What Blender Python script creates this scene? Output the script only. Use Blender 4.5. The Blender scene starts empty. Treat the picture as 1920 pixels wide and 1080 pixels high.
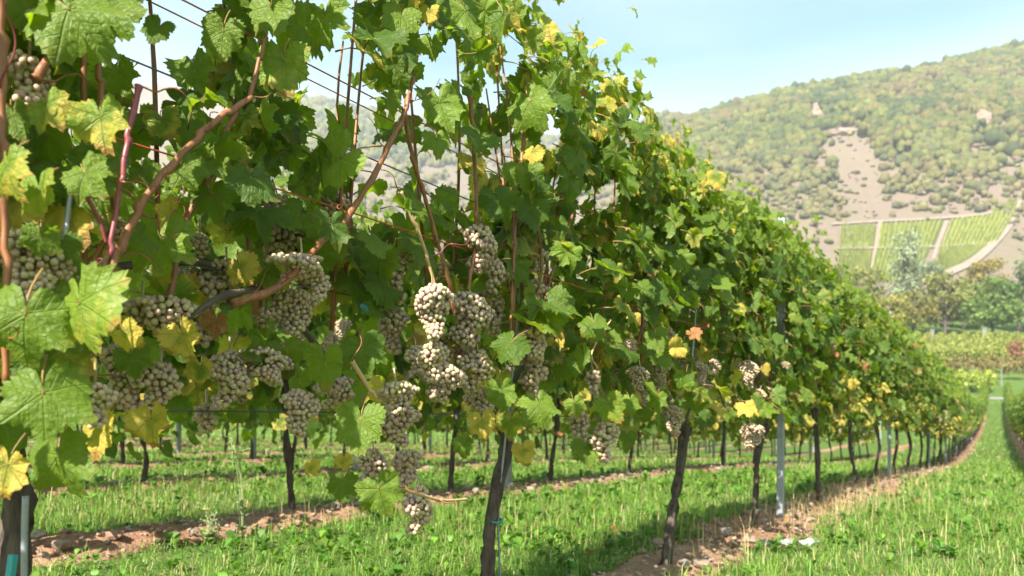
import bpy, math, random
import numpy as np
from mathutils import Matrix, Vector

R = math.radians
rng = np.random.default_rng(7)
random.seed(7)
SC = bpy.context.scene
COL = SC.collection

# ------------------------------------------------------------------ camera
FPX = 1400.0                       # focal length in pixels of a 1920 px wide frame
YAW = R(33.02)
EYE = 0.665
cam_d = bpy.data.cameras.new('camera')
cam = bpy.data.objects.new('camera', cam_d)
COL.objects.link(cam)
cam.location = (0, 0, EYE)
cam.rotation_euler = (R(90), 0, YAW)
cam_d.sensor_width = 36.0
cam_d.lens = 36.0 * FPX / 1920.0
cam_d.shift_y = 230.0 / 1920.0
cam_d.clip_start = 0.05
cam_d.clip_end = 6000
cam_d.dof.use_dof = True
cam_d.dof.focus_distance = 1.55
cam_d.dof.aperture_fstop = 5.0
SC.camera = cam

# ------------------------------------------------------------------ sky and sun
SUN_EL, SUN_AZ = R(40), R(172)      # azimuth clockwise from +Y
sun_vec = Vector((math.sin(SUN_AZ) * math.cos(SUN_EL), math.cos(SUN_AZ) * math.cos(SUN_EL), math.sin(SUN_EL)))
world = bpy.data.worlds.new('World')
SC.world = world
world.use_nodes = True
wn = world.node_tree
wn.nodes.clear()
w_out = wn.nodes.new('ShaderNodeOutputWorld')
w_bg = wn.nodes.new('ShaderNodeBackground')
w_sky = wn.nodes.new('ShaderNodeTexSky')
w_sky.sky_type = 'NISHITA'
w_sky.sun_disc = False
w_sky.sun_elevation = SUN_EL
w_sky.sun_rotation = SUN_AZ
w_sky.altitude = 100
w_sky.air_density = 1.0
w_sky.dust_density = 1.4
w_sky.ozone_density = 1.0
w_bg.inputs['Strength'].default_value = 0.05
# thin bright cloud veil towards the horizon
w_tc = wn.nodes.new('ShaderNodeTexCoord')
w_map = wn.nodes.new('ShaderNodeMapping')
w_map.inputs['Scale'].default_value = (1.6, 1.6, 5.0)
w_noise = wn.nodes.new('ShaderNodeTexNoise')
w_noise.inputs['Scale'].default_value = 1.7
w_noise.inputs['Detail'].default_value = 5
w_sep = wn.nodes.new('ShaderNodeSeparateXYZ')
w_el = wn.nodes.new('ShaderNodeMapRange')
w_el.inputs['From Min'].default_value = 0.42
w_el.inputs['From Max'].default_value = 0.20
w_add = wn.nodes.new('ShaderNodeMath'); w_add.operation = 'MULTIPLY_ADD'
w_add.inputs[1].default_value = 1.0
w_add.inputs[2].default_value = -0.04
w_rmp = wn.nodes.new('ShaderNodeMapRange')
w_rmp.inputs['From Min'].default_value = 0.35
w_rmp.inputs['From Max'].default_value = 1.0
w_rmp.inputs['To Max'].default_value = 0.85
w_mix = wn.nodes.new('ShaderNodeMix'); w_mix.data_type = 'RGBA'
w_mix.inputs[7].default_value = (7.4, 8.0, 8.1, 1)
L = wn.links.new
L(w_tc.outputs['Generated'], w_map.inputs['Vector'])
L(w_map.outputs['Vector'], w_noise.inputs['Vector'])
L(w_tc.outputs['Generated'], w_sep.inputs[0])
L(w_sep.outputs['Z'], w_el.inputs['Value'])
L(w_el.outputs[0], w_add.inputs[0])
w_add2 = wn.nodes.new('ShaderNodeMath'); w_add2.operation = 'ADD'
w_nm = wn.nodes.new('ShaderNodeMath'); w_nm.operation = 'MULTIPLY_ADD'
w_nm.inputs[1].default_value = 0.45; w_nm.inputs[2].default_value = 0.30
L(w_noise.outputs['Fac'], w_nm.inputs[0])
L(w_add.outputs[0], w_add2.inputs[0]); L(w_nm.outputs[0], w_add2.inputs[1])
L(w_add2.outputs[0], w_rmp.inputs['Value'])
L(w_rmp.outputs[0], w_mix.inputs[0])
w_tint = wn.nodes.new('ShaderNodeMix'); w_tint.data_type = 'RGBA'; w_tint.blend_type = 'MULTIPLY'
w_tint.inputs[0].default_value = 1.0
w_tint.inputs[7].default_value = (.92, 1.48, 1.13, 1)
L(w_sky.outputs[0], w_tint.inputs[6])
L(w_tint.outputs[2], w_mix.inputs[6])
L(w_mix.outputs[2], w_bg.inputs['Color'])
L(w_bg.outputs[0], w_out.inputs['Surface'])

sun_d = bpy.data.lights.new('sun', 'SUN')
sun_d.energy = 5.0
sun_d.angle = R(0.5)
sun_d.color = (1.0, 0.93, 0.82)
sun = bpy.data.objects.new('sun', sun_d)
COL.objects.link(sun)
sun.rotation_euler = (-sun_vec).to_track_quat('-Z', 'Y').to_euler()

SC.view_settings.view_transform = 'Standard'
SC.view_settings.look = 'None'
SC.view_settings.gamma = 1.0
SC.view_settings.exposure = 2.02
SC.view_settings.use_curve_mapping = False
SC.cycles.max_bounces = 6
SC.cycles.diffuse_bounces = 2
SC.cycles.glossy_bounces = 2
SC.cycles.transmission_bounces = 4
SC.cycles.transparent_max_bounces = 4
SC.cycles.volume_bounces = 0

# ------------------------------------------------------------------ geometry of the place
CT, ST = math.cos(YAW), math.sin(YAW)
def to_px(P):
    """world points (n,3) -> photo pixels (1920 frame) and depth"""
    P = np.asarray(P, float)
    d = -P[..., 0] * ST + P[..., 1] * CT
    r = P[..., 0] * CT + P[..., 1] * ST
    dd = np.where(np.abs(d) < 1e-6, 1e-6, d)
    return 960 + FPX * r / dd, 770 - FPX * (P[..., 2] - EYE) / dd, d
def ray(x, y):
    u, v = (x - 960) / FPX, (770 - y) / FPX
    return np.array([-ST + CT * u, CT + ST * u, v])
def at_X(x, y, X):
    d = ray(x, y); t = X / d[0]
    return np.array([0, 0, EYE]) + d * t

ROWS = [-1.18 - 1.95 * k for k in range(8)]
ROW_R = 0.60
ROW_END = 84.0
def bend(Y):
    t = np.clip((np.asarray(Y, float) - 3) / 12, 0, 1)
    return 0.2 * t * t * (3 - 2 * t)
_py = np.array([-40, -5, 3, 5, 9, 14.5, 20, 26, 45, 60, 72, 88, 100, 140, 400.])
_pz = np.array([0, 0, 0, -.07, -.12, -.34, -.6, -.72, -.72, -.45, .1, 2.0, 3.2, 6, 20.])
_dy = np.linspace(-40, 400, 2201)
_dz = np.interp(_dy, _py, _pz)
_k = np.hanning(41); _k /= _k.sum()
_dzs = np.convolve(np.pad(_dz, 20, mode='edge'), _k, mode='valid')
_fd = np.array([0, 60, 75, 85, 98, 108, 150, 170, 300.])
_fr = np.array([0, .2, 2.0, 3.0, 4.7, 7.2, 14.6, 18, 50.])
_fl = np.array([0, .1, .4, .8, 1.4, 2, 4.5, 6, 18.])
_sx = np.array([-2500, -400, 0, 300, 600, 1030, 1150, 1270, 1400, 1540, 1700, 1800, 1920, 2200, 4000.])
_sy = np.array([190, 150, 150, 165, 190, 268, 268, 222, 197, 167, 131, 107, 86, 40, 60.])
_hn = [(0.021, .6, 3.1), (0.013, 2.2, 6.0), (0.041, 4.0, 1.6), (0.083, 1.1, .8)]
def ridge_D(x):
    return np.interp(x, [1000, 1300], [1250, 620])
def Z(X, Y, fine=True):
    X = np.asarray(X, float); Y = np.asarray(Y, float)
    zn = np.interp(Y, _dy, _dzs)
    side = np.clip(-1.18 - X, 0, 40)
    zn = zn + 0.17 * (1 - np.exp(-side / 2.2)) * np.clip(1.25 - Y / 16, 0.25, 1)
    zn = zn + .018 * np.clip(side - 8, 0, 40)
    D = -X * ST + Y * CT
    r = np.hypot(X, Y)
    u = (X * CT + Y * ST) / np.maximum(D, .3 * r + 1e-6)
    px = 960 + FPX * u
    De = np.maximum(D, .3 * r)
    w = np.clip((px - 1000) / 500, 0, 1); w = w * w * (3 - 2 * w)
    zf = np.interp(De, _fd, _fr) * w + np.interp(De, _fd, _fl) * (1 - w)
    rd = ridge_D(px)
    zr = EYE + (770 - np.interp(px, _sx, _sy)) / FPX * rd
    z0 = 50 * w + 18 * (1 - w)
    t = (De - 300) / (rd - 300)
    tc = np.clip(t, 0, 1)
    zh = z0 + (zr - z0) * (tc * .93 + .07 * np.sin(tc * math.pi / 2))
    zh = zh - np.clip(t - 1, 0, 3) * 60
    bump = 0
    for f, p, a in _hn:
        bump = bump + a * np.sin(X * f + p) * np.cos(Y * f * 1.13 + p * 2)
    zh = zh + bump * np.clip((De - 300) / 120, 0, 1)
    zfar = np.where(De > 300, zh, zf)
    b = np.clip((De - 62) / 18, 0, 1); b = b * b * (3 - 2 * b)
    z = zn * (1 - b) + zfar * b
    if fine:
        z = z + .012 * np.sin(X * 5.1 + Y * 1.3) * np.cos(Y * 3.7 - X * .9) * np.clip(1 - r / 60, 0, 1)
    return z
def hit(x, y, d0=60, d1=1500):
    """where a photo pixel meets the far terrain"""
    d = ray(x, y)
    ts = np.geomspace(d0, d1, 2500)
    z = EYE + d[2] * ts
    g = Z(d[0] * ts, d[1] * ts)
    k = np.argmax(g >= z)
    if g[k] < z[k]: k = len(ts) - 1
    return np.array([d[0] * ts[k], d[1] * ts[k], g[k]])

# ------------------------------------------------------------------ helpers
def mesh_np(name, V, F=None, mats=(), uv=None, col=None, smooth=False, tris=None, quads=None, mat_idx=None):
    """mesh from arrays. F: list of faces, or tris / quads arrays"""
    me = bpy.data.meshes.new(name)
    V = np.asarray(V, np.float32).reshape(-1, 3)
    if F is not None:
        me.from_pydata(V.tolist(), [], F)
    else:
        parts, tot = [], []
        if tris is not None and len(tris):
            parts.append(np.asarray(tris, np.int32).ravel()); tot.append(np.full(len(tris), 3, np.int32))
        if quads is not None and len(quads):
            parts.append(np.asarray(quads, np.int32).ravel()); tot.append(np.full(len(quads), 4, np.int32))
        idx = np.concatenate(parts); tot = np.concatenate(tot)
        me.vertices.add(len(V)); me.vertices.foreach_set('co', V.ravel())
        me.loops.add(len(idx)); me.loops.foreach_set('vertex_index', idx)
        me.polygons.add(len(tot))
        st = np.zeros(len(tot), np.int32); st[1:] = np.cumsum(tot)[:-1]
        me.polygons.foreach_set('loop_start', st)
        me.polygons.foreach_set('loop_total', tot)
        me.update(calc_edges=True)
    if uv is not None:
        l = me.uv_layers.new(name='UVMap')
        li = np.zeros(len(me.loops), np.int32); me.loops.foreach_get('vertex_index', li)
        l.data.foreach_set('uv', np.asarray(uv, np.float32)[li].ravel())
    if col is not None:
        a = me.color_attributes.new('Col', 'FLOAT_COLOR', 'POINT')
        c = np.ones((len(V), 4), np.float32); c[:, :3] = col
        a.data.foreach_set('color', c.ravel())
    for m in mats: me.materials.append(m)
    if mat_idx is not None:
        me.polygons.foreach_set('material_index', np.asarray(mat_idx, np.int32))
    if smooth:
        me.polygons.foreach_set('use_smooth', np.ones(len(me.polygons), bool))
    me.update()
    return me
def obj(name, me, parent=None, loc=None, mat=None, **props):
    o = bpy.data.objects.new(name, me)
    COL.objects.link(o)
    if parent is not None: o.parent = parent
    if mat is not None: o.matrix_basis = mat
    elif loc is not None: o.location = loc
    for k, v in props.items(): o[k] = v
    return o
def empty(name, loc, **props):
    o = obj(name, None, loc=loc, **props)
    o.empty_display_size = .1
    return o

def tube(path, rad, sides=6, noise=0.0, seed=0, cap=True, groove=0.0):
    """V, F of a tube along a polyline"""
    P = np.asarray(path, float); n = len(P)
    rad = np.broadcast_to(np.asarray(rad, float), (n,))
    T = np.gradient(P, axis=0); T /= np.linalg.norm(T, axis=1)[:, None] + 1e-12
    ref = np.array([0.31, 0.87, 0.2]) if abs(T[0][2]) > .6 else np.array([0.1, 0.2, 1.0])
    A = np.cross(T, ref); A /= np.linalg.norm(A, axis=1)[:, None] + 1e-12
    B = np.cross(T, A)
    g = np.random.default_rng(seed)
    ph = np.linspace(0, 2 * math.pi, sides, endpoint=False)
    rr = rad[:, None] * np.ones(sides)
    if noise:
        rr = rr * (1 + noise * g.standard_normal((n, sides)))
    if groove:
        gv = g.uniform(-1, 1, sides)
        rr = rr * (1 + groove * gv[None, :])
    V = P[:, None, :] + rr[:, :, None] * (np.cos(ph)[None, :, None] * A[:, None, :] + np.sin(ph)[None, :, None] * B[:, None, :])
    V = V.reshape(-1, 3)
    F = []
    for i in range(n - 1):
        for j in range(sides):
            k = (j + 1) % sides
            F.append((i * sides + j, i * sides + k, (i + 1) * sides + k, (i + 1) * sides + j))
    if cap:
        F.append(tuple(range(sides))[::-1])
        F.append(tuple(range((n - 1) * sides, n * sides)))
    return V, F
def spline(pts, n):
    """Catmull-Rom through pts"""
    P = np.asarray(pts, float)
    if len(P) == 2:
        t = np.linspace(0, 1, n)[:, None]; return P[0] * (1 - t) + P[1] * t
    Q = np.vstack([2 * P[0] - P[1], P, 2 * P[-1] - P[-2]])
    out = []
    for t in np.linspace(0, len(P) - 1 - 1e-9, n):
        i = int(t); f = t - i
        a, b, c, d = Q[i], Q[i + 1], Q[i + 2], Q[i + 3]
        out.append(.5 * (2 * b + (c - a) * f + (2 * a - 5 * b + 4 * c - d) * f * f + (3 * b - a - 3 * c + d) * f ** 3))
    return np.array(out)
class MB:
    def __init__(self): self.V, self.F, self.C, self.n = [], [], [], 0
    def add(self, V, F, c=None):
        V = np.asarray(V, float)
        self.V.append(V); self.F += [tuple(i + self.n for i in f) for f in F]; self.n += len(V)
        if c is not None: self.C.append(np.broadcast_to(np.asarray(c, float), (len(V), 3)))
    def mesh(self, name, mats, smooth=False):
        return mesh_np(name, np.vstack(self.V), self.F, mats=mats, smooth=smooth, col=np.vstack(self.C) if self.C else None)

# ------------------------------------------------------------------ materials
def new_mat(name):
    m = bpy.data.materials.new(name); m.use_nodes = True
    nt = m.node_tree; nt.nodes.clear()
    out = nt.nodes.new('ShaderNodeOutputMaterial')
    return m, nt, out
class NT:
    def __init__(self, nt): self.nt = nt
    def node(self, t, **kw):
        n = self.nt.nodes.new(t)
        for k, v in kw.items(): setattr(n, k, v)
        return n
    def put(self, sock, v):
        if isinstance(v, bpy.types.NodeSocket): self.nt.links.new(v, sock)
        else: sock.default_value = v
    def m(self, op, a, b=0.0, c=0.0, clamp=False):
        n = self.node('ShaderNodeMath', operation=op, use_clamp=clamp)
        self.put(n.inputs[0], a); self.put(n.inputs[1], b); self.put(n.inputs[2], c)
        return n.outputs[0]
    def rng(self, v, a, b, c=0.0, d=1.0, smooth=False):
        n = self.node('ShaderNodeMapRange')
        if smooth: n.interpolation_type = 'SMOOTHSTEP'
        self.put(n.inputs[0], v); self.put(n.inputs[1], a); self.put(n.inputs[2], b); self.put(n.inputs[3], c); self.put(n.inputs[4], d)
        return n.outputs[0]
    def mix(self, f, a, b, mode='MIX'):
        n = self.node('ShaderNodeMix', data_type='RGBA', blend_type=mode)
        self.put(n.inputs[0], f)
        self.put(n.inputs[6], a if isinstance(a, bpy.types.NodeSocket) else (*a, 1))
        self.put(n.inputs[7], b if isinstance(b, bpy.types.NodeSocket) else (*b, 1))
        return n.outputs[2]
    def noise(self, scale, detail=2, vec=None, rough=.5, out='Fac'):
        n = self.node('ShaderNodeTexNoise')
        n.inputs['Scale'].default_value = scale; n.inputs['Detail'].default_value = detail; n.inputs['Roughness'].default_value = rough
        if vec is not None: self.put(n.inputs['Vector'], vec)
        return n.outputs[out]
    def coord(self, kind='Object', scale=None):
        t = self.node('ShaderNodeTexCoord').outputs[kind]
        if scale is None: return t
        mp = self.node('ShaderNodeMapping'); mp.inputs['Scale'].default_value = scale
        self.nt.links.new(t, mp.inputs['Vector']); return mp.outputs[0]
    def bump(self, h, strength=.3, dist=.01):
        n = self.node('ShaderNodeBump'); n.inputs['Strength'].default_value = strength; n.inputs['Distance'].default_value = dist
        self.put(n.inputs['Height'], h); return n.outputs[0]
    def bsdf(self, col, rough=.6, normal=None, metal=0.0, spec=.5):
        n = self.node('ShaderNodeBsdfPrincipled')
        self.put(n.inputs['Base Color'], col if isinstance(col, bpy.types.NodeSocket) else (*col, 1))
        self.put(n.inputs['Roughness'], rough); self.put(n.inputs['Metallic'], metal); self.put(n.inputs['Specular IOR Level'], spec)
        if normal is not None: self.put(n.inputs['Normal'], normal)
        return n.outputs[0]
    def translucent(self, base, col, f):
        t = self.node('ShaderNodeBsdfTranslucent'); self.put(t.inputs['Color'], col if isinstance(col, bpy.types.NodeSocket) else (*col, 1))
        x = self.node('ShaderNodeMixShader'); self.put(x.inputs[0], f); self.put(x.inputs[1], base); self.put(x.inputs[2], t.outputs[0])
        return x.outputs[0]

def leaf_material(name, per_object):
    m, nt, out = new_mat(name); n = NT(nt)
    if per_object: c = n.node('ShaderNodeObjectInfo').outputs['Color']
    else: c = n.node('ShaderNodeAttribute', attribute_name='Col').outputs['Color']
    sp = n.node('ShaderNodeSeparateColor'); nt.links.new(c, sp.inputs[0])
    Rr, G, B = sp.outputs[0], sp.outputs[1], sp.outputs[2]
    uvn = n.node('ShaderNodeUVMap', uv_map='UVMap').outputs[0]
    s = n.node('ShaderNodeSeparateXYZ'); nt.links.new(uvn, s.inputs[0])
    x = n.m('MULTIPLY_ADD', s.outputs[0], 2.4, -1.2); y = n.m('MULTIPLY_ADD', s.outputs[1], 2.4, -1.2)
    ax = n.m('ABSOLUTE', x)
    vein = sec = None
    for a in (0, 52, 108):
        sa, ca = math.sin(R(a)), math.cos(R(a))
        along = n.m('ADD', n.m('MULTIPLY', ax, sa), n.m('MULTIPLY', y, ca))
        dist = n.m('ABSOLUTE', n.m('SUBTRACT', n.m('MULTIPLY', ax, ca), n.m('MULTIPLY', y, sa)))
        pos = n.m('GREATER_THAN', along, 0.0)
        v = n.m('MULTIPLY', n.rng(dist, .004, .024, 1, 0), pos)
        t = n.m('FRACT', n.m('MULTIPLY', n.m('SUBTRACT', along, n.m('MULTIPLY', dist, .85)), 5.5))
        f = n.m('MULTIPLY', n.rng(n.m('ABSOLUTE', n.m('SUBTRACT', t, .5)), .02, .11, 1, 0), n.m('MULTIPLY', pos, n.rng(dist, .2, .32, 1, 0)))
        vein = v if vein is None else n.m('MAXIMUM', vein, v)
        sec = f if sec is None else n.m('MAXIMUM', sec, f)
    vv = n.m('MAXIMUM', vein, n.m('MULTIPLY', sec, .4))
    off = n.node('ShaderNodeVectorMath', operation='ADD'); nt.links.new(uvn, off.inputs[0])
    cmb = n.node('ShaderNodeCombineXYZ'); n.put(cmb.inputs[0], n.m('MULTIPLY', Rr, 37.0)); n.put(cmb.inputs[1], n.m('MULTIPLY', Rr, 91.0)); nt.links.new(cmb.outputs[0], off.inputs[1])
    ns = n.noise(4.0, 3, off.outputs[0])
    ns2 = n.noise(13.0, 2, off.outputs[0])
    rad = n.m('SQRT', n.m('ADD', n.m('MULTIPLY', x, x), n.m('MULTIPLY', y, y)))
    green = n.mix(Rr, (.014, .048, .004), (.155, .225, .025))
    green = n.mix(n.rng(ns2, .35, .7, 0, .35), green, (.04, .11, .01))
    ysel = n.rng(n.m('ADD', n.m('ADD', G, n.m('MULTIPLY', n.m('SUBTRACT', ns, .5), .7)), n.m('MULTIPLY', n.m('SUBTRACT', rad, .6), n.m('MULTIPLY', G, .5))), .38, .68, 0, 1, True)
    yel = n.mix(ns2, (.46, .30, .03), (.52, .43, .11))
    base = n.mix(ysel, green, yel)
    base = n.mix(n.m('MULTIPLY', vv, n.rng(ysel, 0, 1, .34, .2)), base, (.22, .30, .06))
    bsel = n.rng(n.m('ADD', B, n.m('MULTIPLY', n.m('SUBTRACT', ns, .5), .9)), .5, .66, 0, 1, True)
    base = n.mix(bsel, base, n.mix(ns2, (.20, .07, .025), (.36, .17, .07)))
    spot = n.noise(34.0, 1, off.outputs[0])
    base = n.mix(n.rng(spot, .70, .75, 0, .8), base, (.13, .06, .02))                       # brown specks
    edge = n.rng(n.m('ADD', rad, n.m('MULTIPLY', ns, .9)), 1.18, 1.34, 0, .85, True)
    base = n.mix(n.m('MULTIPLY', edge, n.rng(G, .1, .5, .15, 1)), base, (.24, .11, .03))     # scorched rim
    base = n.mix(n.rng(n.noise(7.0, 4, off.outputs[0], .7), .55, .75, 0, .2), base, (.30, .34, .22))  # dusty spray film
    back = n.node('ShaderNodeNewGeometry').outputs['Backfacing']
    under = n.mix(.5, base, (.17, .25, .09))
    top = n.mix(back, base, under)
    trans = n.mix(1.0, n.mix(.45, base, (.30, .42, .01)), (1.55, 1.6, .7), 'MULTIPLY')
    nrm = n.bump(n.m('ADD', n.m('MULTIPLY', vv, -.7), n.m('MULTIPLY', n.noise(20.0, 2, off.outputs[0]), .8)), .6, .008)
    sh = n.bsdf(top, n.rng(ns2, .2, .8, .42, .6), nrm, spec=.3)
    sh = n.translucent(sh, trans, n.rng(bsel, 0, 1, .42, .2))
    nt.links.new(sh, out.inputs[0])
    return m
M_LEAF = leaf_material('vine_leaf', True)
M_LEAFJ = leaf_material('vine_leaf_mass', False)

def simple(name, fn):
    m, nt, out = new_mat(name); n = NT(nt)
    nt.links.new(fn(n), out.inputs[0])
    return m
M_PETIOLE = simple('petiole', lambda n: n.bsdf(n.mix(n.noise(30), (.22, .06, .03), (.20, .20, .05)), .5))
def f_cane(n):
    v = n.coord('Object', (14, 14, 3)); k = n.noise(6, 4, v)
    c = n.mix(k, (.13, .038, .014), (.36, .15, .055))
    fine = n.noise(60, 2, n.coord('Object', (3, 3, .35)))
    c = n.mix(n.rng(fine, .4, .7, 0, .5), c, (.10, .035, .018))
    return n.bsdf(c, .5, n.bump(fine, .4, .002))
M_CANE = simple('cane_bark', f_cane)
M_CANE_TAN = simple('cane_tan', lambda n: n.bsdf(n.mix(n.noise(25, 3), (.36, .20, .09), (.52, .36, .2)), .55))
M_SHOOT = simple('purple_shoot', lambda n: n.bsdf(n.mix(n.noise(12, 3), (.13, .025, .045), (.26, .05, .05)), .4))
def f_bark(n):
    v = n.coord('Object', (1, 1, .22)); a = n.noise(55, 5, v, .65); b = n.noise(9, 3, n.coord('Object'))
    c = n.mix(n.rng(a, .3, .7), (.010, .007, .006), (.13, .098, .078))
    c = n.mix(n.rng(b, .45, .75, 0, .5), c, (.12, .10, .085))
    return n.bsdf(c, .9, n.bump(a, .9, .012), spec=.2)
M_BARK = simple('vine_bark', f_bark)
M_OLDWOOD = simple('old_wood', lambda n: n.bsdf(n.mix(n.noise(40, 4, n.coord('Object', (1, .3, .3))), (.022, .015, .011), (.15, .115, .09)), .8, n.bump(n.noise(60, 3, n.coord('Object', (1, .2, .2))), .7, .004)))
def f_berry(n):
    oi = n.node('ShaderNodeObjectInfo'); at = n.node('ShaderNodeAttribute', attribute_name='Col').outputs['Fac']
    r = n.m('FRACT', n.m('ADD', n.m('MULTIPLY', oi.outputs['Random'], 7.7), at))
    r2 = n.m('FRACT', n.m('MULTIPLY', r, 13.7))
    cmb = n.node('ShaderNodeCombineXYZ'); n.put(cmb.inputs[0], r); n.put(cmb.inputs[1], r2)
    va = n.node('ShaderNodeVectorMath', operation='ADD'); n.put(va.inputs[0], n.coord('Object')); n.put(va.inputs[1], cmb.outputs[0])
    p = va.outputs[0]
    ns = n.noise(150, 3, p); sp = n.noise(620, 2, p)
    c = n.mix(r, (.40, .37, .15), (.44, .31, .20))
    c = n.mix(n.rng(r2, .4, 1.0, 0, .8), c, (.36, .215, .20))           # pink, overripe ones
    c = n.mix(n.rng(ns, .40, .68, .0, .6), c, (.42, .36, .40))        # patchy grey bloom
    c = n.mix(n.rng(sp, .64, .72, 0, .7), c, (.14, .07, .04))           # brown specks
    b = n.node('ShaderNodeBsdfPrincipled')
    n.put(b.inputs['Base Color'], c); n.put(b.inputs['Roughness'], n.rng(ns, .35, .7, .24, .5))
    n.put(b.inputs['Specular IOR Level'], .4)
    b.inputs['Subsurface Weight'].default_value = .8
    b.inputs['Subsurface Radius'].default_value = (1.0, .65, .3)
    b.inputs['Subsurface Scale'].default_value = .006
    return b.outputs[0]
M_BERRY = simple('grape_skin', f_berry)
M_RACHIS = simple('cluster_stem', lambda n: n.bsdf(n.mix(n.noise(40), (.2, .1, .04), (.25, .2, .07)), .7))
def f_zinc(n):
    v = n.coord('Object'); a = n.noise(14, 4, v); b = n.noise(120, 2, v)
    c = n.mix(a, (.20, .215, .235), (.36, .385, .41))
    c = n.mix(n.rng(b, .6, .75, 0, .5), c, (.17, .15, .13))
    return n.bsdf(c, n.rng(a, .3, .7, .45, .65), n.bump(b, .1, .002), metal=.55)
M_ZINC = simple('galvanised_steel', f_zinc)
M_WIRE = simple('steel_wire', lambda n: n.bsdf((.10, .12, .145), .45, metal=.6))
M_WIRE_RED = simple('red_wire', lambda n: n.bsdf(n.mix(n.noise(40, 2), (.30, .045, .018), (.48, .10, .04)), .5))
M_TIE = simple('teal_tie', lambda n: n.bsdf((.02, .25, .27), .45))
M_BLUE = simple('blue_tie', lambda n: n.bsdf((.06, .25, .42), .45))
def f_stone(n):
    oi = n.node('ShaderNodeObjectInfo').outputs['Random']; at = n.node('ShaderNodeAttribute', attribute_name='Col').outputs['Fac']
    r = n.m('FRACT', n.m('ADD', n.m('MULTIPLY', oi, 5.3), at))
    a = n.noise(30, 5, n.coord('Object'), .6)
    c = n.mix(r, (.34, .20, .135), (.40, .36, .32))
    c = n.mix(n.rng(r, .8, .95, 0, .8), c, (.16, .15, .15))
    c = n.mix(a, c, (.2, .14, .10))
    return n.bsdf(c, .9, n.bump(a, .6, .01), spec=.2)
M_STONE = simple('field_stone', f_stone)
def f_soil(n):
    v = n.coord('Object'); a = n.noise(6, 6, v, .65); b = n.noise(45, 4, v, .6); c2 = n.noise(1.1, 3, v)
    c = n.mix(a, (.17, .085, .05), (.40, .235, .15))
    c = n.mix(n.rng(b, .4, .7, 0, .6), c, (.12, .065, .042))
    c = n.mix(n.rng(c2, .45, .65, 0, .6), c, (.34, .24, .16))
    return n.bsdf(c, .95, n.bump(n.m('ADD', b, a), .9, .03), spec=.1)
M_SOIL = simple('red_soil', f_soil)
def f_ground(n):
    v = n.coord('Object'); a = n.noise(.7, 5, v, .6); b = n.noise(9, 4, v, .6); c2 = n.noise(60, 3, v)
    c = n.mix(a, (.045, .115, .02), (.12, .17, .04))
    c = n.mix(n.rng(b, .52, .72, 0, .6), c, (.20, .17, .07))
    c = n.mix(n.rng(c2, .4, .7, 0, .5), c, (.035, .075, .015))
    return n.bsdf(c, .9, n.bump(n.m('ADD', b, c2), .8, .04), spec=.1)
M_GROUND = simple('turf', f_ground)
def f_hill(n):
    v = n.coord('Object'); a = n.noise(.012, 6, v, .6); b = n.noise(.06, 6, v, .65); c2 = n.noise(.3, 4, v, .6)
    c = n.mix(n.rng(a, .35, .65), (.155, .108, .093), (.125, .105, .075))
    c = n.mix(n.rng(b, .45, .65, 0, .5), c, (.13, .125, .06))
    c = n.mix(n.rng(c2, .5, .72, 0, .6), c, (.18, .13, .11))
    return n.bsdf(c, .95, n.bump(c2, .6, 1.5), spec=.1)
M_HILL = simple('dry_hillside', f_hill)
def f_grass(n):
    c = n.node('ShaderNodeAttribute', attribute_name='Col').outputs['Color']
    b = n.bsdf(c, .45, spec=.35)
    return n.translucent(b, n.mix(1.0, c, (1.25, 1.3, .8), 'MULTIPLY'), .4)
M_GRASS = simple('grass_blade', f_grass)
def f_leafcard(n):
    c = n.node('ShaderNodeAttribute', attribute_name='Col').outputs['Color']
    b = n.bsdf(c, .6, spec=.25)
    return n.translucent(b, n.mix(1.0, c, (1.2, 1.25, .7), 'MULTIPLY'), .3)
M_CARD = simple('tree_leaf', f_leafcard)
def f_wood(n):
    c = n.node('ShaderNodeAttribute', attribute_name='Col').outputs['Color']
    a = n.noise(.5, 4, n.coord('Object'), .7)
    c = n.mix(n.rng(a, .4, .7, 0, .65), c, n.mix(1.0, c, (.4, .42, .4), 'MULTIPLY'))  # noise patches paint shaded gaps into the crowns
    return n.bsdf(c, .9, n.bump(a, 1.0, 1.2), spec=.1)
M_FOREST = simple('forest_crown', f_wood)
M_TBARK = simple('tree_bark', lambda n: n.bsdf(n.mix(n.noise(3, 4), (.04, .03, .025), (.13, .105, .085)), .9))
M_ROCK = simple('outcrop_rock', lambda n: n.bsdf(n.mix(n.noise(.12, 6, n.coord('Object'), .65), (.16, .105, .085), (.30, .22, .18)), .95, n.bump(n.noise(.4, 5, n.coord('Object')), .8, 1.0), spec=.1))
M_PATH = simple('gravel_track', lambda n: n.bsdf(n.mix(n.noise(3, 5, n.coord('Object')), (.15, .14, .125), (.22, .205, .185)), .95))
M_HILLTRACK = simple('hill_track', lambda n: n.bsdf(n.mix(n.noise(.2, 4, n.coord('Object')), (.16, .125, .10), (.21, .17, .14)), .95))
M_WHITE = simple('white_paint', lambda n: n.bsdf(n.mix(n.noise(8, 3, n.coord('Object')), (.10, .097, .093), (.17, .165, .16)), .7))
M_PLASTIC = simple('white_film', lambda n: n.translucent(n.bsdf(n.mix(n.noise(18, 3, n.coord('Object')), (.22, .22, .21), (.36, .36, .36)), .35), (.5, .5, .5), .2))
M_FLOWERY = simple('yellow_petal', lambda n: n.bsdf((.75, .55, .03), .6))
M_WEEDSTEM = simple('weed_stem', lambda n: n.bsdf(n.mix(n.noise(20), (.14, .2, .06), (.3, .33, .16)), .6))

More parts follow.
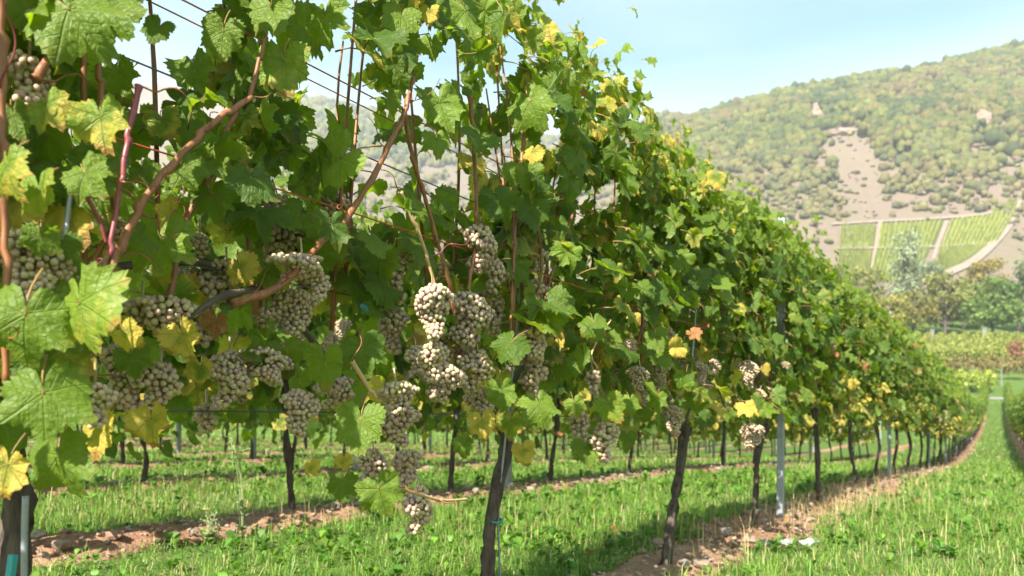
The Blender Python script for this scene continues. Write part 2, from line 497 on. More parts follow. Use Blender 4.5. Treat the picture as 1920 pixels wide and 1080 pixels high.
# ------------------------------------------------------------------ terrain
def build_terrain():
    fan = np.concatenate([np.linspace(-46, 40, 300), np.linspace(40, 314, 70)[1:-1]])
    an = np.radians(90 + 33.02 - fan)              # world angle, fan 0 = view axis
    rad = np.concatenate([np.geomspace(.4, 240, 200), np.geomspace(240, 1900, 170)[1:]])
    X = np.outer(rad, np.cos(an)); Y = np.outer(rad, np.sin(an))
    V = np.stack([X, Y, Z(X, Y)], -1)
    na, nr = len(an), len(rad)
    k = 200
    def sheet(i0, i1, name, mat, **kw):
        W = V[i0:i1].reshape(-1, 3); m = i1 - i0
        i, j = np.meshgrid(np.arange(m - 1), np.arange(na), indexing='ij')
        j2 = (j + 1) % na
        q = np.stack([i * na + j2, i * na + j, (i + 1) * na + j, (i + 1) * na + j2], -1).reshape(-1, 4)
        tr = None
        if i0 == 0:
            W = np.vstack([W, [[0, 0, float(Z(0., 0.))]]])
            jj = np.arange(na); tr = np.stack([np.full(na, len(W) - 1), jj, (jj + 1) % na], -1)
        return obj(name, mesh_np(name, W, tris=tr, quads=q, mats=[mat], smooth=True), kind='structure', **kw)
    sheet(0, k, 'ground', M_GROUND)
    sheet(k - 1, nr, 'hill', M_HILL)
build_terrain()

# ------------------------------------------------------------------ soil strips and stones
def rock_mesh(name, seed, flat=.65, mat=None):
    g = np.random.default_rng(seed)
    t = (1 + 5 ** .5) / 2
    V = np.array([(-1, t, 0), (1, t, 0), (-1, -t, 0), (1, -t, 0), (0, -1, t), (0, 1, t), (0, -1, -t), (0, 1, -t), (t, 0, -1), (t, 0, 1), (-t, 0, -1), (-t, 0, 1)], float)
    V /= np.linalg.norm(V[0])
    F = [(0, 11, 5), (0, 5, 1), (0, 1, 7), (0, 7, 10), (0, 10, 11), (1, 5, 9), (5, 11, 4), (11, 10, 2), (10, 7, 6), (7, 1, 8), (3, 9, 4), (3, 4, 2), (3, 2, 6), (3, 6, 8), (3, 8, 9), (4, 9, 5), (2, 4, 11), (6, 2, 10), (8, 6, 7), (9, 8, 1)]
    V = V * g.uniform(.62, 1.15, (12, 1)) * np.array([g.uniform(.8, 1.2), g.uniform(.8, 1.2), flat])
    return V, F
STONE = []
for k in range(7):
    V, F = rock_mesh('stone', 40 + k, random.uniform(.5, .85))
    me = mesh_np('stone', V, F, mats=[M_STONE])
    STONE.append((me, V, F))

def soil_half(X0, Y):
    return (.25 if X0 > -2 else .20) + .07 * np.sin(Y * 1.9 + X0) + .05 * np.sin(Y * 5.3 + 2 * X0) + .03 * np.sin(Y * 13.1)
def soil_strip(X0, y0, y1, n_stone, yn, seed):
    g = np.random.default_rng(seed)
    ys = np.concatenate([np.arange(y0, min(y1, yn), .045), np.arange(max(y0, yn), y1, .4)])
    ts = np.linspace(-1, 1, 15)
    Y, T = np.meshgrid(ys, ts, indexing='ij')
    Y = Y + 0
    X = X0 + bend(Y) + T * soil_half(X0, Y)
    z = Z(X, Y) + .008 + .03 * (1 - T ** 2) * np.where(Y < yn, 1, .6)
    z = z + np.where((Y < yn) & (np.abs(T) < .99), 1, 0) * g.normal(0, .011, Y.shape)
    z = np.where(np.abs(T) > .99, z - .02, z)
    n, m = Y.shape
    i, j = np.meshgrid(np.arange(n - 1), np.arange(m - 1), indexing='ij')
    q = np.stack([i * m + j, i * m + j + 1, (i + 1) * m + j + 1, (i + 1) * m + j], -1).reshape(-1, 4)
    s = obj('soil_strip', mesh_np('soil_strip', np.stack([X, Y, z], -1).reshape(-1, 3), quads=q, mats=[M_SOIL], smooth=False), kind='structure')
    ymax = min(y1, yn + 3)
    for k in range(n_stone):
        y = y0 + (ymax - y0) * g.random() ** 1.5
        t = g.uniform(-1, 1)
        x = X0 + float(bend(y)) + t * float(soil_half(X0, y)) * 1.05
        sz = .012 + .035 * g.random() ** 2.5
        if g.random() < .04: sz *= 1.8
        zz = float(Z(x, y)) + .02 + .03 * (1 - min(t * t, 1)) + sz * .2
        M = Matrix.Translation((x, y, zz)) @ Matrix.Rotation(g.uniform(0, 6.28), 4, 'Z') @ Matrix.Rotation(g.uniform(-.4, .4), 4, 'X') @ Matrix.Scale(sz, 4)
        obj('stone', STONE[k % 7][0], parent=s, mat=M)
    # small crumbs of soil and grit, far too many to pick apart
    mb = MB()
    for k in range(900 if n_stone > 150 else 350):
        y = y0 + (ymax - y0) * g.random() ** 1.3; t = g.uniform(-1.1, 1.1)
        x = X0 + float(bend(y)) + t * float(soil_half(X0, y))
        sz = g.uniform(.006, .016)
        _, V, F = STONE[k % 7]
        mb.add(V * sz + np.array([x, y, float(Z(x, y)) + .018 + .028 * (1 - min(t * t, 1)) + sz * .3]), F, g.random())
    obj('grit', mb.mesh('grit', [M_STONE]), parent=s, kind='stuff')
    return s
SOIL = [(ROWS[0], -.5, ROW_END, 260, 12), (ROWS[1], .5, 34, 200, 11), (ROWS[2], 1, 36, 110, 11), (ROWS[3], 1.5, 38, 50, 9), (ROWS[4], 2, 40, 20, 8), (ROWS[5], 2, 42, 10, 8), (ROWS[6], 3, 42, 5, 8), (ROWS[7], 4, 42, 5, 8), (ROW_R, 9, ROW_END, 60, 16)]
for k, a in enumerate(SOIL): soil_strip(*a, seed=100 + k)
def in_soil(X, Y, shrink=.03):
    r = np.zeros(X.shape, bool)
    for (X0, y0, y1, *_x) in SOIL:
        r |= (np.abs(X - X0 - bend(Y)) < soil_half(X0, Y) - shrink) & (Y > y0) & (Y < y1)
    return r

# ------------------------------------------------------------------ grass
def blades(name, X, Y, H, W, C, bendk, g, kind='stuff', zoff=0.0):
    n = len(X)
    z = Z(X, Y) + zoff
    az = g.uniform(0, 2 * math.pi, n); lean = g.uniform(.05, 1, n) * bendk
    dx, dy = np.cos(az), np.sin(az); px, py = -dy, dx
    B = np.stack([X, Y, z - .005], -1)
    side = np.stack([px, py, np.zeros(n)], -1) * (W / 2)[:, None]
    d = np.stack([dx, dy, np.zeros(n)], -1)
    up = np.array([0, 0, 1.0])
    mid = B + up * (H * .6)[:, None] + d * (H * lean * .3)[:, None]
    tip = B + up * (H * np.maximum(1 - .38 * lean, .35))[:, None] + d * (H * lean)[:, None]
    V = np.stack([B - side, B + side, mid + side * .8, mid - side * .8, tip], 1).reshape(-1, 3)
    k = np.arange(n) * 5
    q = np.stack([k, k + 1, k + 2, k + 3], -1); t = np.stack([k + 3, k + 2, k + 4], -1)
    col = np.repeat(C, 5, axis=0)
    return obj(name, mesh_np(name, V, tris=t, quads=q, mats=[M_GRASS], col=col), kind=kind)
def grass():
    g = np.random.default_rng(11)
    out = []
    for d0, d1, dens, hs, ws in ((1.9, 5.5, 4200, 1, .85), (5.5, 10, 1500, 1, 1.35), (10, 20, 300, 1.05, 3.0), (20, 75, 42, 1.15, 7)):
        area = .5 * 1.5 * (d1 ** 2 - d0 ** 2)
        n = int(area * dens)
        D = np.sqrt(g.uniform(d0 ** 2, d1 ** 2, n)); u = g.uniform(-.76, .76, n)
        X = -ST * D + CT * u * D; Y = CT * D + ST * u * D
        k = (~in_soil(X, Y)) & (X > -45) & (X < 3) & (Y > .2) & (Y < ROW_END + 2)
        if d0 >= 10: k &= X > -32
        if d0 >= 20: k &= (X > -3.5) | ((X < -12) & (D[:] < 42))
        X, Y = X[k], Y[k]
        patch = .5 + .5 * np.sin(X * 2.3 + 1.7 * np.sin(Y * .9)) * np.cos(Y * 1.7 + np.sin(X * 1.3))
        k = g.random(len(X)) < .5 + .5 * patch
        X, Y, patch = X[k], Y[k], patch[k]
        m = len(X)
        tuft = .5 + .5 * np.sin(X * 23 + 3 * np.sin(Y * 7)) * np.sin(Y * 19 + 2 * np.sin(X * 9))
        H = (.03 + .105 * g.random(m) ** 1.9) * (.7 + .5 * patch) * (.6 + .8 * tuft ** 2) * hs
        W = (.0028 + .0026 * g.random(m)) * ws
        a = g.random((m, 1)); b = g.random((m, 1))
        C = (1 - a) * np.array([.065, .165, .02]) + a * np.array([.23, .345, .06])
        straw = np.clip(np.sin(X * 1.1 + 4 * np.sin(Y * .37)) * np.sin(Y * .83 + 2), 0, 1)[:, None]
        dry = (b < .05 + .09 * (1 - patch[:, None]) + .12 * straw)
        C = np.where(dry, np.array([.46, .38, .2]) * (.6 + .6 * a), C)
        out.append((X, Y, H, W, C))
    X, Y, H, W, C = [np.concatenate([o[i] for o in out]) for i in range(5)]
    o = blades('grass', X, Y, H, W, C, 1.5, g)
    o['label'] = 'short green grass growing in the lanes between the vine rows'; o['category'] = 'grass'
grass()

def dry_grass():
    g = np.random.default_rng(5)
    pts = []
    for cx, cy, sx, sy, n in ((1330, 1060, 80, 30, 130), (1560, 960, 60, 30, 160), (1640, 925, 40, 20, 120), (1420, 1030, 40, 20, 60), (1500, 1000, 60, 15, 90), (450, 1040, 220, 20, 60), (900, 1060, 200, 15, 40), (1700, 1000, 150, 60, 160), (1600, 945, 40, 18, 260), (1690, 900, 40, 12, 200), (1750, 885, 25, 6, 120), (1530, 985, 40, 14, 160), (300, 1050, 200, 14, 120), (1050, 1050, 160, 16, 80)):
        for _ in range(n):
            x, y = g.normal(cx, sx), g.normal(cy, sy)
            d = ray(x, max(y, 800)); t = (EYE + .1) / -d[2]
            pts.append((d[0] * t, d[1] * t))
    P = np.array(pts); m = len(P)
    H = .06 + .2 * g.random(m) ** 1.8; W = .0022 + .002 * g.random(m)
    C = np.array([.50, .39, .20]) * g.uniform(.6, 1.25, (m, 1))
    o = blades('dry_grass', P[:, 0], P[:, 1], H, W, C, .7, g)
    o['label'] = 'straw-coloured dry grass stalks along the soil strip'; o['category'] = 'dry grass'
dry_grass()

def weeds():
    g = np.random.default_rng(21)
    V, T, C, n0 = [], [], [], 0
    cand = []
    for _ in range(9000):
        D = math.sqrt(g.uniform(2.2 ** 2, 9.5 ** 2)); u = g.uniform(-.72, .72)
        x, y = -ST * D + CT * u * D, CT * D + ST * u * D
        if x < -9 or x > 1.2: continue
        dens = .5 + .5 * math.sin(x * 1.9 + 2) * math.cos(y * 1.1)
        if -3.1 < x < -1.4: dens += .25
        if g.random() > dens * .55: continue
        cand.append((x, y))
    X = np.array(cand); keep = ~in_soil(X[:, 0], X[:, 1], .08)
    for x, y in X[keep]:
        z = float(Z(x, y)); k = g.integers(4, 9); s = g.uniform(.022, .06)
        base = np.array([.06, .15, .02]) * g.uniform(.8, 1.6) + np.array([.05, .04, 0]) * g.random()
        for i in range(k):
            a = g.uniform(0, 6.28); el = g.uniform(.2, 1.1); l = s * g.uniform(.7, 1.3); w = l * .32
            d = np.array([math.cos(a) * math.cos(el), math.sin(a) * math.cos(el), math.sin(el)])
            p = np.array([-math.sin(a), math.cos(a), 0])
            h = np.array([x, y, z + g.uniform(.0, .04)])
            m1 = h + d * l * .5 + np.array([0, 0, .1 * l]); tip = h + d * l - np.array([0, 0, .25 * l])
            V += [h, m1 - p * w, m1 + p * w, h + d * l * .82 - p * w * .6, h + d * l * .82 + p * w * .6, tip]
            T += [(n0, n0 + 1, n0 + 2), (n0 + 1, n0 + 3, n0 + 2), (n0 + 2, n0 + 3, n0 + 4), (n0 + 3, n0 + 5, n0 + 4)]
            C += [base * g.uniform(.8, 1.2)] * 6
            n0 += 6
    o = obj('weeds', mesh_np('weeds', V, tris=T, mats=[M_GRASS], col=np.array(C)), kind='stuff')
    o['label'] = 'broad-leaved weeds and clover among the grass'; o['category'] = 'weeds'
weeds()

# ------------------------------------------------------------------ vine leaf templates
_phi = np.array([0, 7, 14, 22, 29, 36, 44, 52, 60, 68, 76, 82, 90, 99, 108, 117, 126, 136, 147, 158, 167, 174, 180.])
_rad = np.array([1.0, .94, .86, .79, .76, .79, .86, .90, .86, .80, .74, .71, .72, .75, .77, .75, .71, .67, .63, .56, .42, .2, .05])
def leaf_template(n_out, seed, fold, droop, wave, cup, asym, serr=.055):
    g = np.random.default_rng(seed)
    lob = g.uniform(-.35, 1.0)
    rad_c = _rad + lob * np.where((_phi > 15) & (_phi < 45), -.07, 0) + lob * np.where((_phi > 65) & (_phi < 98), -.05, 0)
    phi = np.linspace(-178, 178, n_out)
    r = np.interp(np.abs(phi), _phi, rad_c) * (1 + .07 * np.interp(phi, [-180, -110, -50, 0, 50, 110, 180], g.standard_normal(7))) * (1 + asym * np.sin(np.radians(phi)) * .12)
    r = r * (1 + .05 * np.sin(np.radians(phi) * 3 + seed))
    if n_out > 30:
        r = r * (1 + serr * np.where(np.arange(n_out) % 2, 1, -1)) * (1 + .03 * g.standard_normal(n_out))
    th = np.radians(phi)
    O = np.stack([np.sin(th) * r, np.cos(th) * r], -1)
    rings = []
    if n_out > 30:
        k = np.arange(0, n_out, 2)
        rings = [O[k] * .34, O[k] * .70, O]
    else: rings = [O]
    P = np.vstack([[[0, 0]]] + rings)
    x, y = P[:, 0], P[:, 1]; rr = np.hypot(x, y); ph = np.arctan2(x, y)
    z = fold * np.abs(x) * (1 - .35 * rr) - droop * rr ** 2 + 2.0 * wave * rr ** 2 * np.sin(3 * ph + seed) + 1.3 * wave * rr ** 2 * np.sin(7 * ph + 2 * seed) + cup * (x ** 2)
    # valleys along the main veins, blisters between them
    a = np.abs(np.degrees(ph)); d = np.minimum(np.minimum(np.abs(a), np.abs(a - 52)), np.abs(a - 108))
    z = z + .075 * np.clip(d / 26, 0, 1) * np.clip(rr * 1.6, 0, 1) + np.where(rr > .55, g.normal(0, .028, len(rr)), g.normal(0, .012, len(rr)) * (rr > .01))
    y2 = np.where(y > .25, y - droop * .25 * (y - .25) ** 2, y)
    V = np.stack([x * (1 - .12 * abs(fold)), y2, z], -1)
    F = []
    if n_out > 30:
        m = len(k)
        for i in range(m - 1): F.append((0, 1 + i + 1, 1 + i))
        for i in range(m - 1): F.append((1 + i, 2 + i, 1 + m + i + 1, 1 + m + i))
        b = 1 + 2 * m
        for i in range(m - 1):
            o0 = b + 2 * i
            F.append((1 + m + i, o0 + 1, o0)); F.append((1 + m + i, 2 + m + i, o0 + 1)); F.append((2 + m + i, o0 + 2, o0 + 1))
        F = [f if i >= m - 1 and i < 2 * (m - 1) else f[::1] for i, f in enumerate(F)]
    else:
        for i in range(n_out - 1): F.append((0, 2 + i, 1 + i))
    return V, F, P
LEAF = []
_lp = [(.25, .20, .07, .0, .3), (-.15, .30, .10, .1, -.4), (.55, .15, .08, -.1, .2), (.05, .45, .12, .1, .5), (.8, .10, .06, -.2, -.2), (-.35, .25, .12, .15, .0),
       (.35, .55, .1, .0, -.5), (.15, .10, .14, .2, .4), (1.1, .3, .08, -.25, .1), (.0, .25, .09, .05, -.1),
       (.45, .35, .15, .0, .6), (-.2, .5, .08, .2, -.6), (.3, .1, .05, .1, .0), (.65, .4, .12, -.1, -.3), (.1, .35, .16, .0, .2), (-.45, .15, .1, .1, -.2)]
def up_normals(V, F):
    """orient faces so that normals look along +z on average"""
    out = []
    for f in F:
        a, b, c = V[f[0]], V[f[1]], V[f[2]]
        nz = (b[0] - a[0]) * (c[1] - a[1]) - (b[1] - a[1]) * (c[0] - a[0])
        out.append(f if nz >= 0 else tuple(reversed(f)))
    return out
for k, (fo, dr, wa, cu, asy) in enumerate(_lp):
    V, F, P = leaf_template(58, 3 * k + 1, fo, dr, wa, cu, asy)
    F = up_normals(np.column_stack([P, np.zeros(len(P))]), F)
    uv = P / 2.4 + .5
    # petiole: curved thin stalk leaving the junction backwards and below the blade
    pp = spline([(0, .02, -.005), (.02, -.25, -.06), (.0, -.6, -.22), (-.03, -.95, -.55)], 6)
    TV, TF = tube(pp, [.03, .022, .02, .02, .022, .03], 5)
    nf = len(F)
    F2 = F + [tuple(i + len(V) for i in f) for f in TF]
    V2 = np.vstack([V, TV]); uv2 = np.vstack([uv, np.tile([[.5, .5]], (len(TV), 1))])
    me = mesh_np('leaf', V2, F2, mats=[M_LEAF, M_PETIOLE], uv=uv2, smooth=True, mat_idx=[0] * nf + [1] * len(TF))
    LEAF.append(me)
# cheaper leaves for foliage masses
LOWLEAF = []
MIDLEAF = []
for k, (fo, dr, wa, cu, asy) in enumerate(_lp[:8]):
    V, F, P = leaf_template(34, 3 * k + 1, fo, dr, wa, cu, asy)
    F = up_normals(np.column_stack([P, np.zeros(len(P))]), F)
    T3 = []
    for f in F: T3 += [f] if len(f) == 3 else [(f[0], f[1], f[2]), (f[0], f[2], f[3])]
    MIDLEAF.append((V, np.array(T3), P / 2.4 + .5))
for k, (fo, dr, wa, cu, asy) in enumerate(_lp[:6]):
    V, F, P = leaf_template(17, 3 * k + 1, fo, dr, wa, cu, asy)
    F = up_normals(np.column_stack([P, np.zeros(len(P))]), F)
    LOWLEAF.append((V, np.array(F), P / 2.4 + .5))

def frames(tip, nrm):
    """orthonormal (right, tip, normal) from approximate arrays (n,3)"""
    t = tip / np.linalg.norm(tip, axis=1)[:, None]
    n = nrm - t * (nrm * t).sum(1)[:, None]
    n = n / (np.linalg.norm(n, axis=1)[:, None] + 1e-9)
    r = np.cross(t, n)
    return r, t, n
def foliage_mesh(name, pos, tip, nrm, size, col, LOWLEAF=None):
    LOWLEAF = LOWLEAF or globals()['LOWLEAF']
    r, t, n = frames(tip, nrm)
    V, T, U, C, n0 = [], [], [], [], 0
    for k in range(len(LOWLEAF)):
        s = np.arange(len(pos)) % len(LOWLEAF) == k
        if not s.any(): continue
        LV, LF, LU = LOWLEAF[k]
        w = (LV[None, :, 0:1] * r[s][:, None] + LV[None, :, 1:2] * t[s][:, None] + LV[None, :, 2:3] * n[s][:, None]) * size[s][:, None, None] + pos[s][:, None]
        m = s.sum()
        V.append(w.reshape(-1, 3)); U.append(np.tile(LU, (m, 1))); C.append(np.repeat(col[s], len(LV), axis=0))
        T.append((LF[None] + (np.arange(m) * len(LV))[:, None, None] + n0).reshape(-1, 3)); n0 += m * len(LV)
    return mesh_np(name, np.vstack(V), tris=np.vstack(T), mats=[M_LEAFJ], uv=np.vstack(U), col=np.vstack(C))

def vine_leaves(g, s0, s1, top, n_shoot, n_node, n_lat, n_top=80, zlow=.72, spread=.2, size=(.055, .088)):
    """leaves of one vine in local coords (x across the row, y along, z above ground); also shoot polylines"""
    pos, tip, nrm, sz, col, shoots = [], [], [], [], [], []
    def add(p, side, z):
        t = np.array([side * g.uniform(.0, .9), g.normal(0, .45), -g.uniform(.35, 1.1)])
        if g.random() < .2: t[2] = g.uniform(-.4, .5)
        nn = np.array([side * g.uniform(.35, 1.2), g.normal(-.05, .5), g.uniform(-.1, .75)])
        f = (z - zlow) / (top - zlow)
        s = g.uniform(*size) * (1.0 if f < .75 else 1.0 - 1.5 * (f - .75))
        if g.random() < .12: s *= .65
        c = [g.random() ** 1.7, 0, 0]
        if f < .3: c[1] = .85 * g.random() ** 1.6
        elif f > .80: c[1] = .5 * g.random(); c[0] = .55 + .45 * g.random()  # top leaves: own pale tone, with a sunlit glow put into the colour
        else: c[1] = .55 * g.random() ** 3.5
        if f < .3 and g.random() < .03: c[1] = .9
        if g.random() < .012: c[2] = .7
        pos.append(p); tip.append(t); nrm.append(nn); sz.append(s); col.append(c)
    for i in range(n_shoot):
        y0 = s0 + (s1 - s0) * (i + g.uniform(.1, .9)) / n_shoot
        x0 = g.normal(0, .06); zt = top + g.normal(-.05, .075) + .07 * math.sin(y0 * 4.3 + s0 * 7) + (.16 if g.random() < .08 else 0); zb = g.uniform(.72, .98)
        y1 = y0 + g.normal(0, .10); x1 = x0 * .4 + g.normal(0, .07)
        pts = [(x0, y0, zb), ((x0 + x1) / 2 + g.normal(0, .03), (y0 + y1) / 2 + g.normal(0, .03), (zb + zt) / 2), (x1, y1, zt)]
        sp = spline(pts, 10); shoots.append(sp)
        for k in range(n_node):
            f = (k + g.uniform(0, .8)) / n_node
            q = sp[min(9, int(f * 9.99))]
            side = 1 if (k + i) % 2 else -1
            if g.random() < .15: side = -side
            L = g.uniform(.04, .12)
            p = np.array([q[0] + side * L * g.uniform(.6, 1.2), q[1] + g.normal(0, .05), zb + (zt - zb) * f + g.uniform(-.03, .06)])
            add(p, side, p[2])
    for i in range(n_lat + n_top):
        side = 1 if g.random() < .6 else -1
        z = zlow + (top - zlow) * g.random() ** .85
        if i >= n_lat: z = top - .42 * g.random() ** 1.2 + .02
        p = np.array([side * abs(g.normal(.1, spread * .55)), g.uniform(s0, s1), z])
        if z > top - .5: p[0] *= np.interp(z, [top - .5, top], [1, .35])
        add(p, side, z)
    return np.array(pos), np.array(tip), np.array(nrm), np.array(sz), np.array(col), shoots

# ------------------------------------------------------------------ trunks, berries, clusters
def trunk_path(g, h=.72, lean=.06):
    return [(0, 0, -.05), (g.normal(0, .012), g.normal(0, .02), .18), (g.normal(0, .02), g.normal(0, .03) + lean * .4, .42), (g.normal(0, .02), lean, h)]
TRUNK = []
for k in range(6):
    g = np.random.default_rng(300 + k)
    P = spline(trunk_path(g, .74, g.normal(0, .06)), 14)
    rad = np.interp(np.linspace(0, 1, 14), [0, .08, .5, .85, 1], [.027, .021, .016, .018, .024]) * (1 + .16 * g.standard_normal(14))
    V, F = tube(P, rad, 8, .10, 300 + k, groove=.12)
    TRUNK.append(mesh_np('trunk', V, F, mats=[M_BARK], smooth=True))

def sphere(nu=10, nv=7):
    V = [(0, 0, 1)]; F = []
    for i in range(1, nv):
        a = math.pi * i / nv
        for j in range(nu): b = 2 * math.pi * j / nu; V.append((math.sin(a) * math.cos(b), math.sin(a) * math.sin(b), math.cos(a)))
    V.append((0, 0, -1)); last = len(V) - 1
    for j in range(nu):
        F.append((0, 1 + j, 1 + (j + 1) % nu)); F.append((last, last - nu + (j + 1) % nu, last - nu + j))
    for i in range(nv - 2):
        for j in range(nu):
            a = 1 + i * nu + j; b = 1 + i * nu + (j + 1) % nu
            F.append((a, a + nu, b + nu, b))
    return np.array(V), F
BV, BF = sphere(12, 8)
# berry with a faint dimple and dark style scar at the lower pole
_b = BV.copy(); _b[-1, 2] = -.95
BERRY = mesh_np('berry', _b * np.array([1, 1, 1.06]) * .008, BF, mats=[M_BERRY], smooth=True)
BV2, BF2 = sphere(8, 6)

def berry_points(w, h, r, g, wing=.0):
    """berry centres of a hanging bunch, origin at its top centre"""
    pts = []
    for _ in range(2600):
        t = g.random()
        prof = np.interp(t, [0, .1, .3, .6, .85, 1], [.45, .95, 1, .82, .6, .32])
        a = g.uniform(0, 6.283); rr = prof * w / 2 * math.sqrt(g.uniform(.3, 1))
        p = np.array([rr * math.cos(a) * .85, rr * math.sin(a) + wing * w * (t - .3), -t * h])
        if wing and t < .4 and g.random() < .35: p = p * np.array([.7, .7, 1]) + np.array([0, math.copysign(w * .42, wing), -.1 * h])
        p = p + np.array([.12 * w * math.sin(7 * t + 9 * wing), .14 * w * math.sin(9 * t + 20 * wing), 0])
        if all((p - q) @ (p - q) > (1.58 * r) ** 2 for q in pts): pts.append(p)
    return np.array(pts)
def rachis_mesh(w, h, P, r, g, name='grape_cluster'):
    mb = MB()
    V, F = tube(spline([(-.012, .008, .035), (-.002, .003, .012), (0, 0, -h * .5), (0, 0, -h * .92)], 8), np.linspace(.0022, .0015, 8), 5)
    mb.add(V, F)
    for p in P[::3]:
        zc = min(0, p[2] + .012)
        V, F = tube([(0, 0, zc), (p[0] * .6, p[1] * .6, (zc + p[2]) / 2 + .003), tuple(p)], [.0014, .0011, .0009], 3, cap=False)
        mb.add(V, F)
    return mb.mesh(name, [M_RACHIS], smooth=True)
CLUSTER = []                        # joined bunches for the mid distance
for k in range(6):
    g = np.random.default_rng(500 + k)
    w, h = g.uniform(.07, .09), g.uniform(.1, .15)
    P = berry_points(w, h, .0068, g, g.uniform(-.3, .3))
    mb = MB()
    for p in P: mb.add(BV2 * .0068 * g.uniform(.88, 1.08) + p, BF2, g.random())
    V, F = tube([(-.01, .005, .03), (0, 0, .0), (0, 0, -.03)], .002, 4); mb.add(V, F, .3)
    CLUSTER.append(mb.mesh('grape_cluster', [M_BERRY], smooth=True))

# ------------------------------------------------------------------ front row: where things were seen
# bunches: photo x, y (centre), width, height, row-plane offset towards the lane, priority of single berries
HERO_BUNCH = [
    (52, 165, 74, 110, .16, 3), (60, 520, 116, 150, .14, 3), (318, 598, 90, 80, .10, 3), (268, 590, 70, 60, .06, 1), (232, 715, 84, 130, .02, 2), (302, 728, 80, 90, .05, 2),
    (176, 765, 50, 84, .22, 3), (425, 520, 86, 56, .0, 1), (432, 715, 80, 110, .04, 2), (495, 690, 90, 70, .06, 2), (566, 502, 96, 52, .15, 3), (598, 540, 40, 56, .15, 2),
    (548, 590, 80, 86, .06, 2), (500, 602, 60, 46, .04, 1), (626, 402, 54, 84, .0, 1), (566, 778, 64, 92, .08, 2), (634, 738, 70, 60, .02, 1), (810, 588, 72, 106, .20, 3),
    (808, 682, 56, 76, .18, 3), (835, 720, 84, 74, .10, 2), (780, 680, 40, 60, .06, 1), (903, 470, 64, 92, .12, 3), (930, 520, 44, 66, .10, 2), (882, 602, 84, 104, .10, 2),
    (896, 698, 70, 80, .08, 2), (742, 748, 74, 60, .17, 3), (745, 800, 80, 80, .08, 2), (786, 962, 58, 90, .12, 3), (760, 880, 60, 70, .0, 1), (905, 750, 60, 60, .0, 1),
    (1005, 492, 50, 44, .06, 1), (1010, 546, 36, 42, .06, 1), (998, 652, 66, 62, .12, 2), (998, 716, 54, 68, .08, 1), (1040, 670, 40, 90, .0, 1),
    (1130, 832, 56, 76, .16, 2), (1112, 722, 34, 50, .1, 1), (1086, 806, 44, 66, .04, 1), (985, 690, 40, 60, .0, 1), (700, 880, 60, 70, .02, 1),
    (1200, 716, 62, 56, .10, 1), (1255, 626, 36, 26, .12, 1), (1180, 654, 26, 36, .12, 1), (1206, 596, 40, 40, .05, 1), (1262, 792, 64, 60, .1, 1), (1240, 700, 40, 50, .1, 1),
    (1342, 692, 36, 36, .14, 1), (1312, 700, 24, 40, .1, 1), (1405, 700, 30, 46, .14, 1), (1408, 820, 20, 50, .1, 1), (1425, 745, 26, 30, .14, 1), (1470, 690, 18, 24, .15, 1),
    (375, 470, 30, 60, .0, 1), (212, 440, 36, 50, .04, 1), (20, 490, 30, 50, .1, 1), (388, 790, 34, 60, -.04, 1), (835, 520, 40, 50, -.02, 1), (620, 660, 36, 60, -.02, 1),
]
